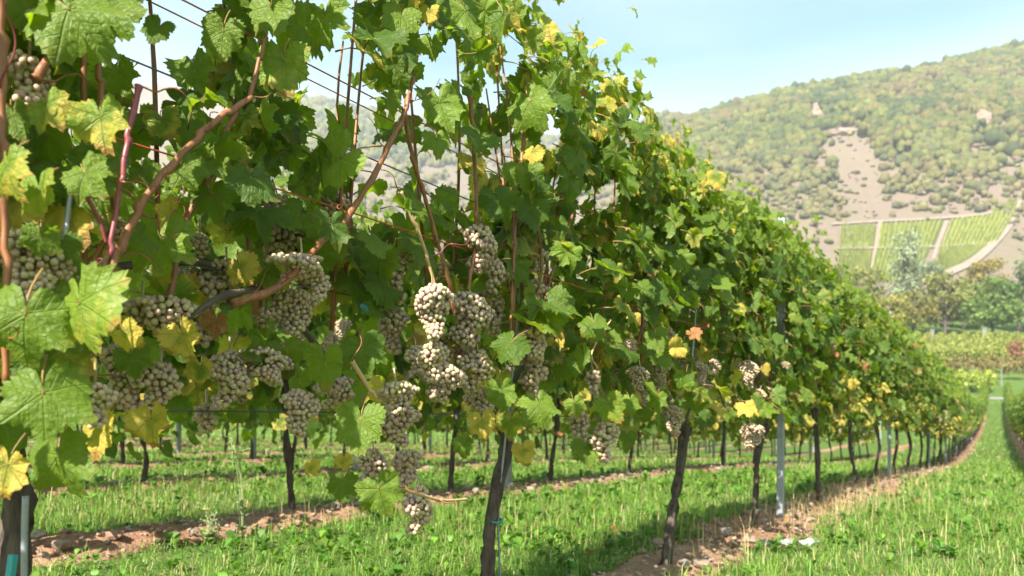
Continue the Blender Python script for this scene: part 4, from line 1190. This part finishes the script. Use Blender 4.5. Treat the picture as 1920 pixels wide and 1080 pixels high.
# ------------------------------------------------------------------ small things on the ground
def on_ground(x, y, X=None):
    d = ray(x, y)
    ts = np.linspace(1.5, 60, 6000)
    g_ = Z(d[0] * ts, d[1] * ts); k = int(np.argmax(g_ >= EYE + d[2] * ts))
    return np.array([d[0] * ts[k], d[1] * ts[k], g_[k]])
FALLEN = [(1060, 927, 'fallen orange leaf beside the stones of the second soil strip'), (1153, 1007, 'fallen reddish leaf in the grass right of central trunk'), (1108, 1060, 'fallen rust-brown leaf at the bottom, left of leaning trunk'),
          (1215, 1060, 'fallen red-brown leaf on bare soil by the leaning trunk'), (1380, 985, 'fallen orange leaf on soil near the first metal post'), (1442, 900, 'small orange leaf lying in the grass behind the first metal post'),
          (405, 938, 'tan fallen leaf standing in the weeds near the tall weed'), (1720, 950, 'orange speck of a leaf in the sunny lane'), (1475, 990, 'pale brown leaf lying on stones right of the first post'), (890, 560 + 380, 'brown fallen leaf on the soil strip behind the central trunk')]
for k, (x, y, lab) in enumerate(FALLEN):
    P = on_ground(x, y)
    o = obj('fallen_leaf', LEAF[[3, 1, 8, 6][k % 4]], mat=Matrix.Translation(P + np.array([0, 0, .05])) @ Matrix.Rotation(k * 1.7, 4, 'Z') @ Matrix.Rotation(.5 + .2 * (k % 3), 4, 'X') @ Matrix.Scale(.034, 4), label=lab, category='leaf', group='fallen leaves')
    o.color = (.5, .8, .75 + .2 * (k % 2), 1)
# crumpled white plastic film by the soil strip
g = np.random.default_rng(3)
P = on_ground(1482, 1034)
nx, ny = 22, 9
V = []
for i in range(nx):
    for j in range(ny):
        V.append(((i - nx / 2) * .013 + g.normal(0, .003), (j - ny / 2) * .012 + g.normal(0, .003), .012 + g.normal(0, .004) + .012 * math.sin(i * .7) * math.cos(j * .9)))
F = [(i * ny + j, (i + 1) * ny + j, (i + 1) * ny + j + 1, i * ny + j + 1) for i in range(nx - 1) for j in range(ny - 1)]
me = mesh_np('plastic_film', V, F, mats=[M_PLASTIC])
obj('plastic_film', me, mat=Matrix.Translation(P + np.array([0, 0, .035])) @ Matrix.Rotation(R(40), 4, 'Z'), label='crumpled white plastic scrap in the grass below the metal post', category='litter')

def weed(px, py_base, py_top, lab, seed, yellow=False):
    g = np.random.default_rng(seed)
    B = on_ground(px, py_base); d = float(to_px(B)[2]); h = (py_base - py_top) * d / FPX
    o = empty('tall_weed', B, label=lab, category='weed')
    rgt = np.array([CT, ST, 0])
    for k in range(5):
        a = g.normal(0, .09); hh = h * g.uniform(.6, 1)
        pts = [np.array([0, 0, -.01]), rgt * a * h * .5 + np.array([0, g.normal(0, .01), hh * .5]), rgt * a * h * 1.3 + np.array([0, 0, hh])]
        S = spline(pts, 9)
        V, F = tube(S, np.linspace(.0026, .001, 9), 5)
        st = obj('stem', mesh_np('stem', V, F, mats=[M_WEEDSTEM], smooth=True), parent=o)
        for q in range(7):
            p = S[int(g.integers(3, 9))]; dv = rgt * g.normal(0, 1) + np.array([0, g.normal(0, .6), g.uniform(.2, 1)]); dv /= np.linalg.norm(dv)
            e = p + dv * g.uniform(.015, .05)
            mb = MB(); V, F = tube([p, e], .0008, 3); mb.add(V, F)
            mb.add(BV2 * np.array([.003, .003, .0045]) + e, BF2)
            obj('seed_head', mb.mesh('seed_head', [M_WEEDSTEM]), parent=st)
        for q in range(3):
            p = S[int(g.integers(1, 4))]
            LV, LF, LU = LOWLEAF[q]
            V = LV * np.array([.012, .045, .02]); th = g.uniform(0, 6.28)
            V = np.stack([V[:, 0] * math.cos(th) - V[:, 1] * math.sin(th), V[:, 0] * math.sin(th) + V[:, 1] * math.cos(th), V[:, 2] + .3 * np.abs(V[:, 1])], -1) + p
            obj('leaf', mesh_np('leaf', V, [tuple(f) for f in LF.tolist()], mats=[M_WEEDSTEM]), parent=st)
    if yellow:
        e = S[-1]
        mb = MB()
        for q in range(6):
            th = q * math.pi / 3
            mb.add([e, e + np.array([math.cos(th - .4), math.sin(th - .4), .3]) * .012, e + np.array([math.cos(th), math.sin(th), .45]) * .018, e + np.array([math.cos(th + .4), math.sin(th + .4), .3]) * .012], [(0, 1, 2, 3)])
        obj('flower', mb.mesh('flower', [M_FLOWERY]), parent=o)
weed(455, 1010, 790, 'tall thin weed with pale seed heads behind the row at left', 4)
weed(395, 1020, 950, 'slender weed with one yellow flower, left of the tall weed', 6, True)

# ------------------------------------------------------------------ far lane end: track, end posts, crosswise and uphill vine rows
def ribbon(name, pts, half, mat, dz=.05, n=60, m=6, **kw):
    S = spline(pts, n)[:, :2]
    T = np.gradient(S, axis=0); T /= np.linalg.norm(T, axis=1)[:, None]
    N = np.stack([-T[:, 1], T[:, 0]], -1)
    q = np.linspace(-half, half, m)
    P = S[:, None] + N[:, None] * q[None, :, None]
    V = np.concatenate([P, (Z(P[..., 0], P[..., 1]) + dz)[..., None]], -1).reshape(-1, 3)
    F = [(i * m + j, i * m + j + 1, (i + 1) * m + j + 1, (i + 1) * m + j) for i in range(n - 1) for j in range(m - 1)]
    return obj(name, mesh_np(name, V, F, mats=[mat], smooth=True), kind='structure', **kw)
ribbon('track', [(-14, 87), (-4, 87.3), (2, 87.6), (14, 88.5)], 1.3, M_PATH)
def hedge(name, A, B, h, w, c0, c1, lab, seed, group, dens=26):
    """a vine row seen from afar: leaf tufts on a line, with a few posts' worth of gaps"""
    g = np.random.default_rng(seed)
    A, B = np.asarray(A[:2], float), np.asarray(B[:2], float); Lh = np.linalg.norm(B - A); n = int(Lh * dens)
    t = g.random(n); T = (B - A) / Lh; N = np.array([-T[1], T[0]])
    P2 = A + (B - A) * t[:, None] + N * g.normal(0, w * .33, (n, 1))
    hh = h * (.28 + .72 * np.sqrt(g.random(n))) * (1 + .08 * np.sin(t * Lh * 2.1))
    P = np.concatenate([P2, (Z(P2[:, 0], P2[:, 1]) + hh)[:, None]], 1)
    s = g.uniform(.12, .28, n)
    d1 = g.normal(0, 1, (n, 3)); d1 /= np.linalg.norm(d1, axis=1)[:, None]
    d2 = np.cross(d1, g.normal(0, 1, (n, 3))); d2 /= np.linalg.norm(d2, axis=1)[:, None]
    V = np.stack([P - d1 * s[:, None], P + d2 * s[:, None] * .7, P + d1 * s[:, None], P - d2 * s[:, None] * .7], 1).reshape(-1, 3)
    k = np.arange(n) * 4
    a = g.random((n, 1)); C = np.array(c0) * (1 - a) + np.array(c1) * a
    return obj(name, mesh_np(name, V, quads=np.stack([k, k + 1, k + 2, k + 3], -1), mats=[M_CARD], col=np.repeat(C, 4, axis=0)), label=lab, category='vine row', group=group, kind='thing')
def D_at(x, D):
    d = ray(x, 770); return np.array([d[0] * D, d[1] * D])
hedge('vine_row', D_at(1640, 97), D_at(2050, 97), 2.3, 1.4, (.14, .105, .04), (.22, .16, .065), 'nearer reddish-brown vine row crossing behind the lane end', 1, 'crosswise reddish vine rows', 60)
hedge('vine_row', D_at(1600, 102), D_at(2080, 102), 2.4, 1.4, (.15, .12, .04), (.23, .19, .065), 'farther reddish-brown vine row crossing behind the lane end', 2, 'crosswise reddish vine rows', 60)
ux = [1700, 1722, 1745, 1768, 1791, 1815, 1838, 1862, 1886, 1910, 1934]
for k, x in enumerate(ux):
    A, B = D_at(x - 26, 111), D_at(x + 22, 150)
    hedge('vine_row', A, B, 1.9, .8, (.15, .19, .04), (.27, .27, .06), f'{(ORD + ["last"])[k]} yellow-green vine row from the left on the slope under the trees', 20 + k, 'yellow-green rows on the far slope', 34)
for k in range(5):
    x = 1745 + 28 * k
    A = D_at(x, 80); hedge('vine_row', A, A + np.array([-.3, 11.0]), 1.9, .7, (.14, .22, .03), (.34, .36, .07), f'{ORD[k]} short bright green vine row beyond the pale track', 50 + k, 'bright green rows beyond the track', 50)
def white_post(x, yb, D, h, lab):
    p = D_at(x, D); z = float(Z(p[0], p[1])); w = .07
    V = [(-w, -w, -.1), (w, -w, -.1), (w, w, -.1), (-w, w, -.1), (-w * .8, -w * .8, h), (w * .8, -w * .8, h), (w * .8, w * .8, h), (-w * .8, w * .8, h), (0, 0, h + .08)]
    F = [(0, 1, 5, 4), (1, 2, 6, 5), (2, 3, 7, 6), (3, 0, 4, 7), (4, 5, 8), (5, 6, 8), (6, 7, 8), (7, 4, 8)]
    obj('end_post', mesh_np('end_post', V, F, mats=[M_WHITE]), loc=(p[0], p[1], z), label=lab, category='post', group='white end posts beyond the track')
white_post(1768, 710, 90, 1.9, 'leftmost white end post beyond the pale track'); white_post(1797, 712, 90, 1.7, 'second white end post from the left beyond the track')
white_post(1826, 725, 88, 2.0, 'third white end post from the left beyond the track'); white_post(1878, 735, 90, 2.0, 'tall white end post just left of the lane beyond the track')

# ------------------------------------------------------------------ valley trees
def tree(x, D, h, w, c0, c1, lab, seed, narrow=False, n=3200):
    g = np.random.default_rng(seed)
    p = D_at(x, D); z = float(Z(p[0], p[1]))
    o = empty('valley_tree', (p[0], p[1], z), label=lab, category='tree', group='trees at the foot of the hill')
    mb = MB()
    V, F = tube(spline([(0, 0, -.3), (g.normal(0, .2), 0, h * .3), (g.normal(0, .3), g.normal(0, .3), h * .8)], 8), np.linspace(h * .03, h * .006, 8), 7); mb.add(V, F)
    lumps = []
    for k in range(26):
        f = g.random(); ang = g.uniform(0, 6.28)
        pr = math.sin(math.pi * (.12 + .80 * f)) ** (.6 if not narrow else .9)
        rr = w / 2 * pr * g.uniform(.35, .85)
        c = np.array([rr * math.cos(ang), rr * math.sin(ang), h * (.22 + .70 * f)])
        lumps.append((c, w * g.uniform(.13, .24)))
        V, F = tube(spline([(0, 0, c[2] * .55), c * np.array([.5, .5, .8]), c], 5), np.linspace(h * .01, h * .003, 5), 4); mb.add(V, F)
    obj('trunk', mb.mesh('trunk', [M_TBARK], smooth=True), parent=o)
    ci = g.integers(0, len(lumps), n)
    cen = np.array([l[0] for l in lumps])[ci]; rad = np.array([l[1] for l in lumps])[ci]
    dv = g.normal(0, 1, (n, 3)); dv /= np.linalg.norm(dv, axis=1)[:, None]
    P = cen + dv * (rad * g.uniform(.55, 1.08, n))[:, None] * np.array([1, 1, .75 if not narrow else 1.2])
    s = g.uniform(.16, .42, n) * (w / 8) ** .5
    nn = dv + g.normal(0, .5, (n, 3)); d1 = np.cross(nn, g.normal(0, 1, (n, 3))); d1 /= np.linalg.norm(d1, axis=1)[:, None]
    d2 = np.cross(nn, d1); d2 /= np.linalg.norm(d2, axis=1)[:, None]
    V = np.stack([P - d1 * s[:, None], P + d2 * s[:, None] * .6, P + d1 * s[:, None], P - d2 * s[:, None] * .6], 1).reshape(-1, 3)
    k = np.arange(n) * 4; a = np.clip(np.array([g.random() for _ in lumps])[ci][:, None] * .6 + .4 * g.random((n, 1)), 0, 1)
    C = np.array(c0) * (1 - a) + np.array(c1) * a
    obj('crown', mesh_np('crown', V, quads=np.stack([k, k + 1, k + 2, k + 3], -1), mats=[M_CARD], col=np.repeat(C, 4, axis=0)), parent=o, kind='stuff')
OL0, OL1 = (.11, .13, .03), (.26, .25, .07)
tree(1697, 195, 24, 13, (.17, .215, .125), (.30, .34, .21), 'tall pale grey-green tree with upright loose crown at the hill foot', 1, True, 3000)
tree(1745, 190, 17, 7, (.13, .165, .09), (.22, .25, .15), 'narrow grey-green tree right beside the tall pale one', 12, True, 2200)
tree(1772, 168, 14, 13, OL0, OL1, 'broad olive-green tree between the pale tree and dark tree', 2)
tree(1858, 160, 13, 13, (.06, .12, .025), (.17, .23, .05), 'round dark green tree above the yellow-green vine rows', 3, n=3000)
tree(1712, 165, 10, 10, OL0, (.24, .2, .05), 'low olive tree below the tall pale tree', 4)
tree(1848, 185, 17, 11, (.17, .14, .035), (.28, .22, .05), 'orange-tinted autumn tree behind the round dark green tree', 5)
tree(1910, 172, 17, 12, (.06, .09, .04), (.15, .18, .08), 'grey-green tree at the right picture edge by the hill foot', 6)
tree(1668, 165, 9, 9, (.14, .14, .03), (.3, .26, .06), 'low yellowish tree just right of the front row outline', 7)
tree(1808, 178, 12, 11, OL0, OL1, 'olive tree half hidden behind the round dark green tree', 8)
tree(1905, 112, 3.2, 3.0, (.20, .07, .05), (.26, .13, .08), 'small red shrub at the right picture edge on the vine slope', 9, n=700)
tree(1620, 200, 14, 12, OL0, OL1, 'olive tree peeking over the front row at the hill foot', 10)
tree(1960, 180, 15, 13, OL0, OL1, 'olive tree cut by the right picture edge', 11)
tree(1570, 210, 13, 12, (.09, .12, .03), (.2, .2, .06), 'green tree mostly hidden behind the front row top', 13)
def pillar(x, D, h, lab):
    p = D_at(x, D); z = float(Z(p[0], p[1])); mb = MB(); w = .35
    for a, b, s in ((-.2, .25, 1.3), (.25, h - .2, 1), (h - .2, h, 1.2)):
        mb.add([(sx * w * s, sy * w * s, zz) for zz in (a, b) for sx, sy in ((-1, -1), (1, -1), (1, 1), (-1, 1))], [(0, 1, 5, 4), (1, 2, 6, 5), (2, 3, 7, 6), (3, 0, 4, 7), (4, 5, 6, 7), (3, 2, 1, 0)])
    obj('stone_pillar', mb.mesh('stone_pillar', [M_WHITE]), loc=(p[0], p[1], z), label=lab, category='pillar', group='white pillars under the valley trees')
pillar(1748, 153, 2.2, 'white pillar under the olive tree, the left of two'); pillar(1846, 152, 2.6, 'white pillar under the round dark tree, the right of two')

# ------------------------------------------------------------------ hillside
def bare(px, py):
    """share of the slope left without trees"""
    b = np.zeros(px.shape)
    def spot(cx, cy, rx, ry, k, rot=0.0):
        nonlocal b
        dx, dy = px - cx, py - cy
        q = ((dx * math.cos(rot) + dy * math.sin(rot)) / rx) ** 2 + ((-dx * math.sin(rot) + dy * math.cos(rot)) / ry) ** 2
        b = np.maximum(b, k * np.clip(1.5 - q, 0, 1))
    spot(1612, 335, 52, 120, 1.0, -.22); spot(1590, 270, 40, 40, 1.0); spot(1575, 250, 40, 16, .97); spot(1480, 385, 100, 50, .6); spot(1570, 330, 50, 80, .8); spot(1530, 215, 22, 22, .95)
    spot(1870, 270, 60, 34, .85); spot(1840, 230, 22, 18, .9); spot(1640, 385, 120, 36, .7); spot(1790, 360, 120, 40, .5); spot(1740, 460, 190, 76, 1); spot(1890, 330, 60, 60, .72); spot(1430, 330, 60, 50, .55)
    spot(1700, 340, 60, 40, .45); spot(1850, 480, 110, 60, .93); spot(1600, 300, 30, 60, .95)
    spot(700, 390, 120, 90, .45); spot(930, 340, 100, 60, .6); spot(1000, 420, 120, 60, .7)
    return b
def forest():
    g = np.random.default_rng(17)
    n = 10500
    x = np.concatenate([g.uniform(1180, 2000, n), g.uniform(500, 1250, 3000)])
    t = np.concatenate([g.random(n), g.random(3000)])
    rd = ridge_D(x); D = 300 + (rd + 12 - 300) * t ** .8
    d = np.stack([-ST + CT * (x - 960) / FPX, CT + ST * (x - 960) / FPX], -1)
    X, Y = d[:, 0] * D, d[:, 1] * D; z = Z(X, Y)
    px, py, _ = to_px(np.stack([X, Y, z], -1))
    k = g.random(len(x)) > bare(px, py)
    k &= ~((py > 412) & (px > 1480) & (g.random(len(x)) < .9))
    X, Y, z, px, py, D = X[k], Y[k], z[k], px[k], py[k], D[k]
    t_ = (1 + 5 ** .5) / 2
    base, F = rock_mesh('c', 1)
    PV, PT, PC, n0 = [], [], [], 0
    pal = np.array([(.10, .12, .028), (.15, .15, .035), (.065, .09, .03), (.15, .135, .045), (.15, .12, .05), (.14, .15, .04), (.09, .12, .05)])
    wgt = np.array([.26, .22, .2, .12, .05, .1, .05]); wgt /= wgt.sum()
    ci = g.choice(len(pal), len(X), p=wgt)
    big = np.sin(X * .021 + 2 * np.sin(Y * .017)) * np.cos(Y * .026 + X * .008)
    ci = np.where(g.random(len(X)) < .55, np.clip(((big + 1) * 3).astype(int), 0, 5), ci)
    # scrub lower on the slope is smaller and greyer
    low = np.clip((py - 250) / 160, 0, 1)
    sz = (2.1 + 3.8 * g.random(len(X)) ** 1.3) * (1 - .5 * low) * np.where(px < 1150, 1.5, 1)
    C = pal[ci] * g.uniform(.82, 1.18, (len(X), 1)) * np.array([.74, .74, .72]); C = C * (1 - .45 * low[:, None]) + np.array([.2, .17, .10]) * .45 * low[:, None]
    ico = [rock_mesh('c', 200 + q, 1.0) for q in range(8)]
    for q in range(24):
        m = np.nonzero(np.arange(len(X)) % 8 == q % 8)[0]
        VV = ico[(q * 3 + 1) % 8][0]; FF = np.array(ico[0][1]); ang = g.uniform(0, 6.28, len(m))
        c, s_ = np.cos(ang)[:, None], np.sin(ang)[:, None]
        rs = sz[m] * (.85 if q < 8 else g.uniform(.45, .75, len(m)))
        W = np.stack([VV[None, :, 0] * c - VV[None, :, 1] * s_, VV[None, :, 0] * s_ + VV[None, :, 1] * c, np.repeat(VV[None, :, 2] * 1.15, len(m), 0)], -1) * rs[:, None, None]
        of = np.zeros((len(m), 3)) if q < 8 else np.clip(g.normal(0, .55, (len(m), 3)), -1, 1) * np.array([1, 1, .4]) * sz[m][:, None]
        W += (np.stack([X[m], Y[m], z[m] + sz[m] * .55], -1) + of)[:, None]
        PV.append(W.reshape(-1, 3)); PC.append(np.repeat(C[m] * g.uniform(.85, 1.18, (len(m), 1)), 12, axis=0))
        PT.append((FF[None] + (np.arange(len(m)) * 12)[:, None, None] + n0).reshape(-1, 3)); n0 += len(m) * 12
    # low scrub on the open slope
    m = 11000
    x = g.uniform(1200, 2000, m); D = 300 + (ridge_D(x) - 300) * g.random(m) ** .9
    d = np.stack([-ST + CT * (x - 960) / FPX, CT + ST * (x - 960) / FPX], -1)
    X, Y = d[:, 0] * D, d[:, 1] * D; z = Z(X, Y); px, py, _ = to_px(np.stack([X, Y, z], -1))
    pt = .5 + .5 * np.sin(X * .09 + 2 * np.sin(Y * .05)) * np.cos(Y * .11 + X * .03)
    k = (bare(px, py) > .2) & (g.random(m) < .06 + .55 * pt ** 2) & ~((py > 414) & (px > 1555) & (px < 1910))
    X, Y, z = X[k], Y[k], z[k]; m = len(X)
    VV, FF = base, np.array(F)
    sz = .7 + 2.2 * g.random(m) ** 2.5
    W = VV[None] * np.array([1, 1, .8]) * sz[:, None, None] + np.stack([X, Y, z + sz * .35], -1)[:, None]
    sp = np.array([(.15, .14, .06), (.20, .15, .10), (.11, .12, .05), (.24, .17, .13), (.2, .19, .08)])
    C = sp[g.integers(0, 5, m)] * g.uniform(.8, 1.2, (m, 1))
    PV.append(W.reshape(-1, 3)); PC.append(np.repeat(C, 12, axis=0)); PT.append((FF[None] + (np.arange(m) * 12)[:, None, None] + n0).reshape(-1, 3))
    o = obj('forest', mesh_np('forest', np.vstack(PV), tris=np.vstack(PT), mats=[M_FOREST], col=np.vstack(PC), smooth=True), kind='stuff')
    o['label'] = 'mixed autumn woodland and scrub covering the hillside'; o['category'] = 'forest'
forest()

def outcrop(x, y, w, h, lab, seed, spike=False):
    g = np.random.default_rng(seed); P = hit(x, y); D = float(to_px(P)[2]); m = D / FPX
    mb = MB()
    nx, nz = 18, 12
    V, F0 = sphere(18, 12)
    V = V.copy(); nr = g.normal(0, .10, len(V))
    V = V * (1 + nr)[:, None] * np.array([w * m / 2, w * m / 3, h * m * .55])
    if spike:
        top = V[:, 2] > h * m * .2
        V[top, 0] *= .45; V[top, 1] *= .5; V[top, 2] *= 1.5
    obj('rock_outcrop', mesh_np('rock_outcrop', V, F0, mats=[M_ROCK]), loc=tuple(P), label=lab, category='rock', group='bare rocks on the hill')
outcrop(1530, 222, 34, 34, 'pointed pale rock pinnacle high on the wooded hill', 1, True)
outcrop(1578, 252, 46, 18, 'broad pale rock ledge below the pinnacle', 2)
outcrop(1843, 228, 30, 34, 'pinkish rock face at the right of the hill', 3)
outcrop(1495, 320, 26, 20, 'small reddish rock patch left of the scree gully', 4)

# vineyard plots on the lower slope: corrugated by their rows
def plot(c, lab, seed, col=((.17, .21, .035), (.25, .27, .05))):
    g = np.random.default_rng(seed)
    mx, my = sum(p[0] for p in c) / 4, sum(p[1] for p in c) / 4
    Q = [hit(mx + (x - mx) * 1.06, my + (y - my) * 1.1) for x, y in c]
    n_r, sub, n_l = 13, 4, 26
    N = n_r * sub + 1
    s, t = np.meshgrid(np.linspace(0, 1, N), np.linspace(0, 1, n_l), indexing='ij')
    P = (Q[0][:2] * ((1 - s) * (1 - t))[..., None] + Q[1][:2] * (s * (1 - t))[..., None] + Q[2][:2] * (s * t)[..., None] + Q[3][:2] * ((1 - s) * t)[..., None])
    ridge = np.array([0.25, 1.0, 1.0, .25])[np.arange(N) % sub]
    z = Z(P[..., 0], P[..., 1]) + .6 + 1.7 * ridge[:, None] * (1 + .3 * g.standard_normal((N, n_l)))
    z[0] -= 2; z[-1] -= 2; z[:, 0] -= 2; z[:, -1] -= 2
    V = np.concatenate([P, z[..., None]], -1).reshape(-1, 3)
    F = [(i * n_l + j, i * n_l + j + 1, (i + 1) * n_l + j + 1, (i + 1) * n_l + j) for i in range(N - 1) for j in range(n_l - 1)]
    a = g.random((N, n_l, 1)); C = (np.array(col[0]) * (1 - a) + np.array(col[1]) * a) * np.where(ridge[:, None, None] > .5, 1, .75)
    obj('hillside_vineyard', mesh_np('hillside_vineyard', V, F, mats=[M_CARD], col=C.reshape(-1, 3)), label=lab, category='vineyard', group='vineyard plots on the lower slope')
plot([(1578, 430), (1641, 427), (1637, 460), (1576, 466)], 'upper left yellow-green vineyard plot on the lower slope', 1)
plot([(1575, 474), (1634, 474), (1626, 530), (1568, 534)], 'lower left yellow-green vineyard plot, just above the vine row', 2)
plot([(1653, 425), (1766, 420), (1748, 463), (1648, 467)], 'wide upper middle vineyard plot between two pale tracks', 3)
plot([(1645, 474), (1742, 471), (1716, 525), (1632, 528)], 'lower middle vineyard plot behind the tall pale tree', 4)
plot([(1786, 418), (1903, 400), (1868, 456), (1768, 464)], 'brightest large vineyard plot, upper right beside the diagonal track', 5, ((.20, .235, .045), (.27, .29, .06)))
plot([(1764, 471), (1852, 464), (1796, 500), (1752, 514)], 'small vineyard plot below the brightest one', 6)
plot([(1866, 390), (1908, 384), (1902, 398), (1862, 405)], 'tiny vineyard plot at the upper right of the slope', 7, ((.20, .235, .045), (.27, .29, .06)))
def htrack(pts, half, dz=1.0):
    ribbon('hill_track', [hit(x, y) for x, y in pts], half, M_HILLTRACK, dz, 50, 5)
htrack([(1560, 424), (1650, 418), (1770, 412), (1860, 402), (1915, 380)], .9)
htrack([(1650, 420), (1643, 465), (1632, 530)], .7)
htrack([(1776, 418), (1758, 466), (1744, 515)], .7)
htrack([(1570, 470), (1700, 468), (1850, 460)], .6)
htrack([(1915, 385), (1880, 440), (1830, 490), (1770, 520)], 1.6)

# ------------------------------------------------------------------ air
def haze():
    V = [(x, y, z) for z in (-4.0, 420.0) for x, y in ((-2000, -2000), (2000, -2000), (2000, 2000), (-2000, 2000))]
    me = mesh_np('haze', V, [(0, 3, 2, 1), (4, 5, 6, 7), (0, 1, 5, 4), (1, 2, 6, 5), (2, 3, 7, 6), (3, 0, 4, 7)])
    m, nt, out = new_mat('valley_air')
    v = nt.nodes.new('ShaderNodeVolumePrincipled')
    v.inputs['Color'].default_value = (.86, .93, 1.0, 1)
    v.inputs['Density'].default_value = HAZE
    v.inputs['Anisotropy'].default_value = 0.2
    nt.links.new(v.outputs[0], out.inputs['Volume'])
    me.materials.append(m)
    obj('haze', me, kind='stuff', label='thin pale autumn haze over the valley', category='haze')
HAZE = .00042
haze()
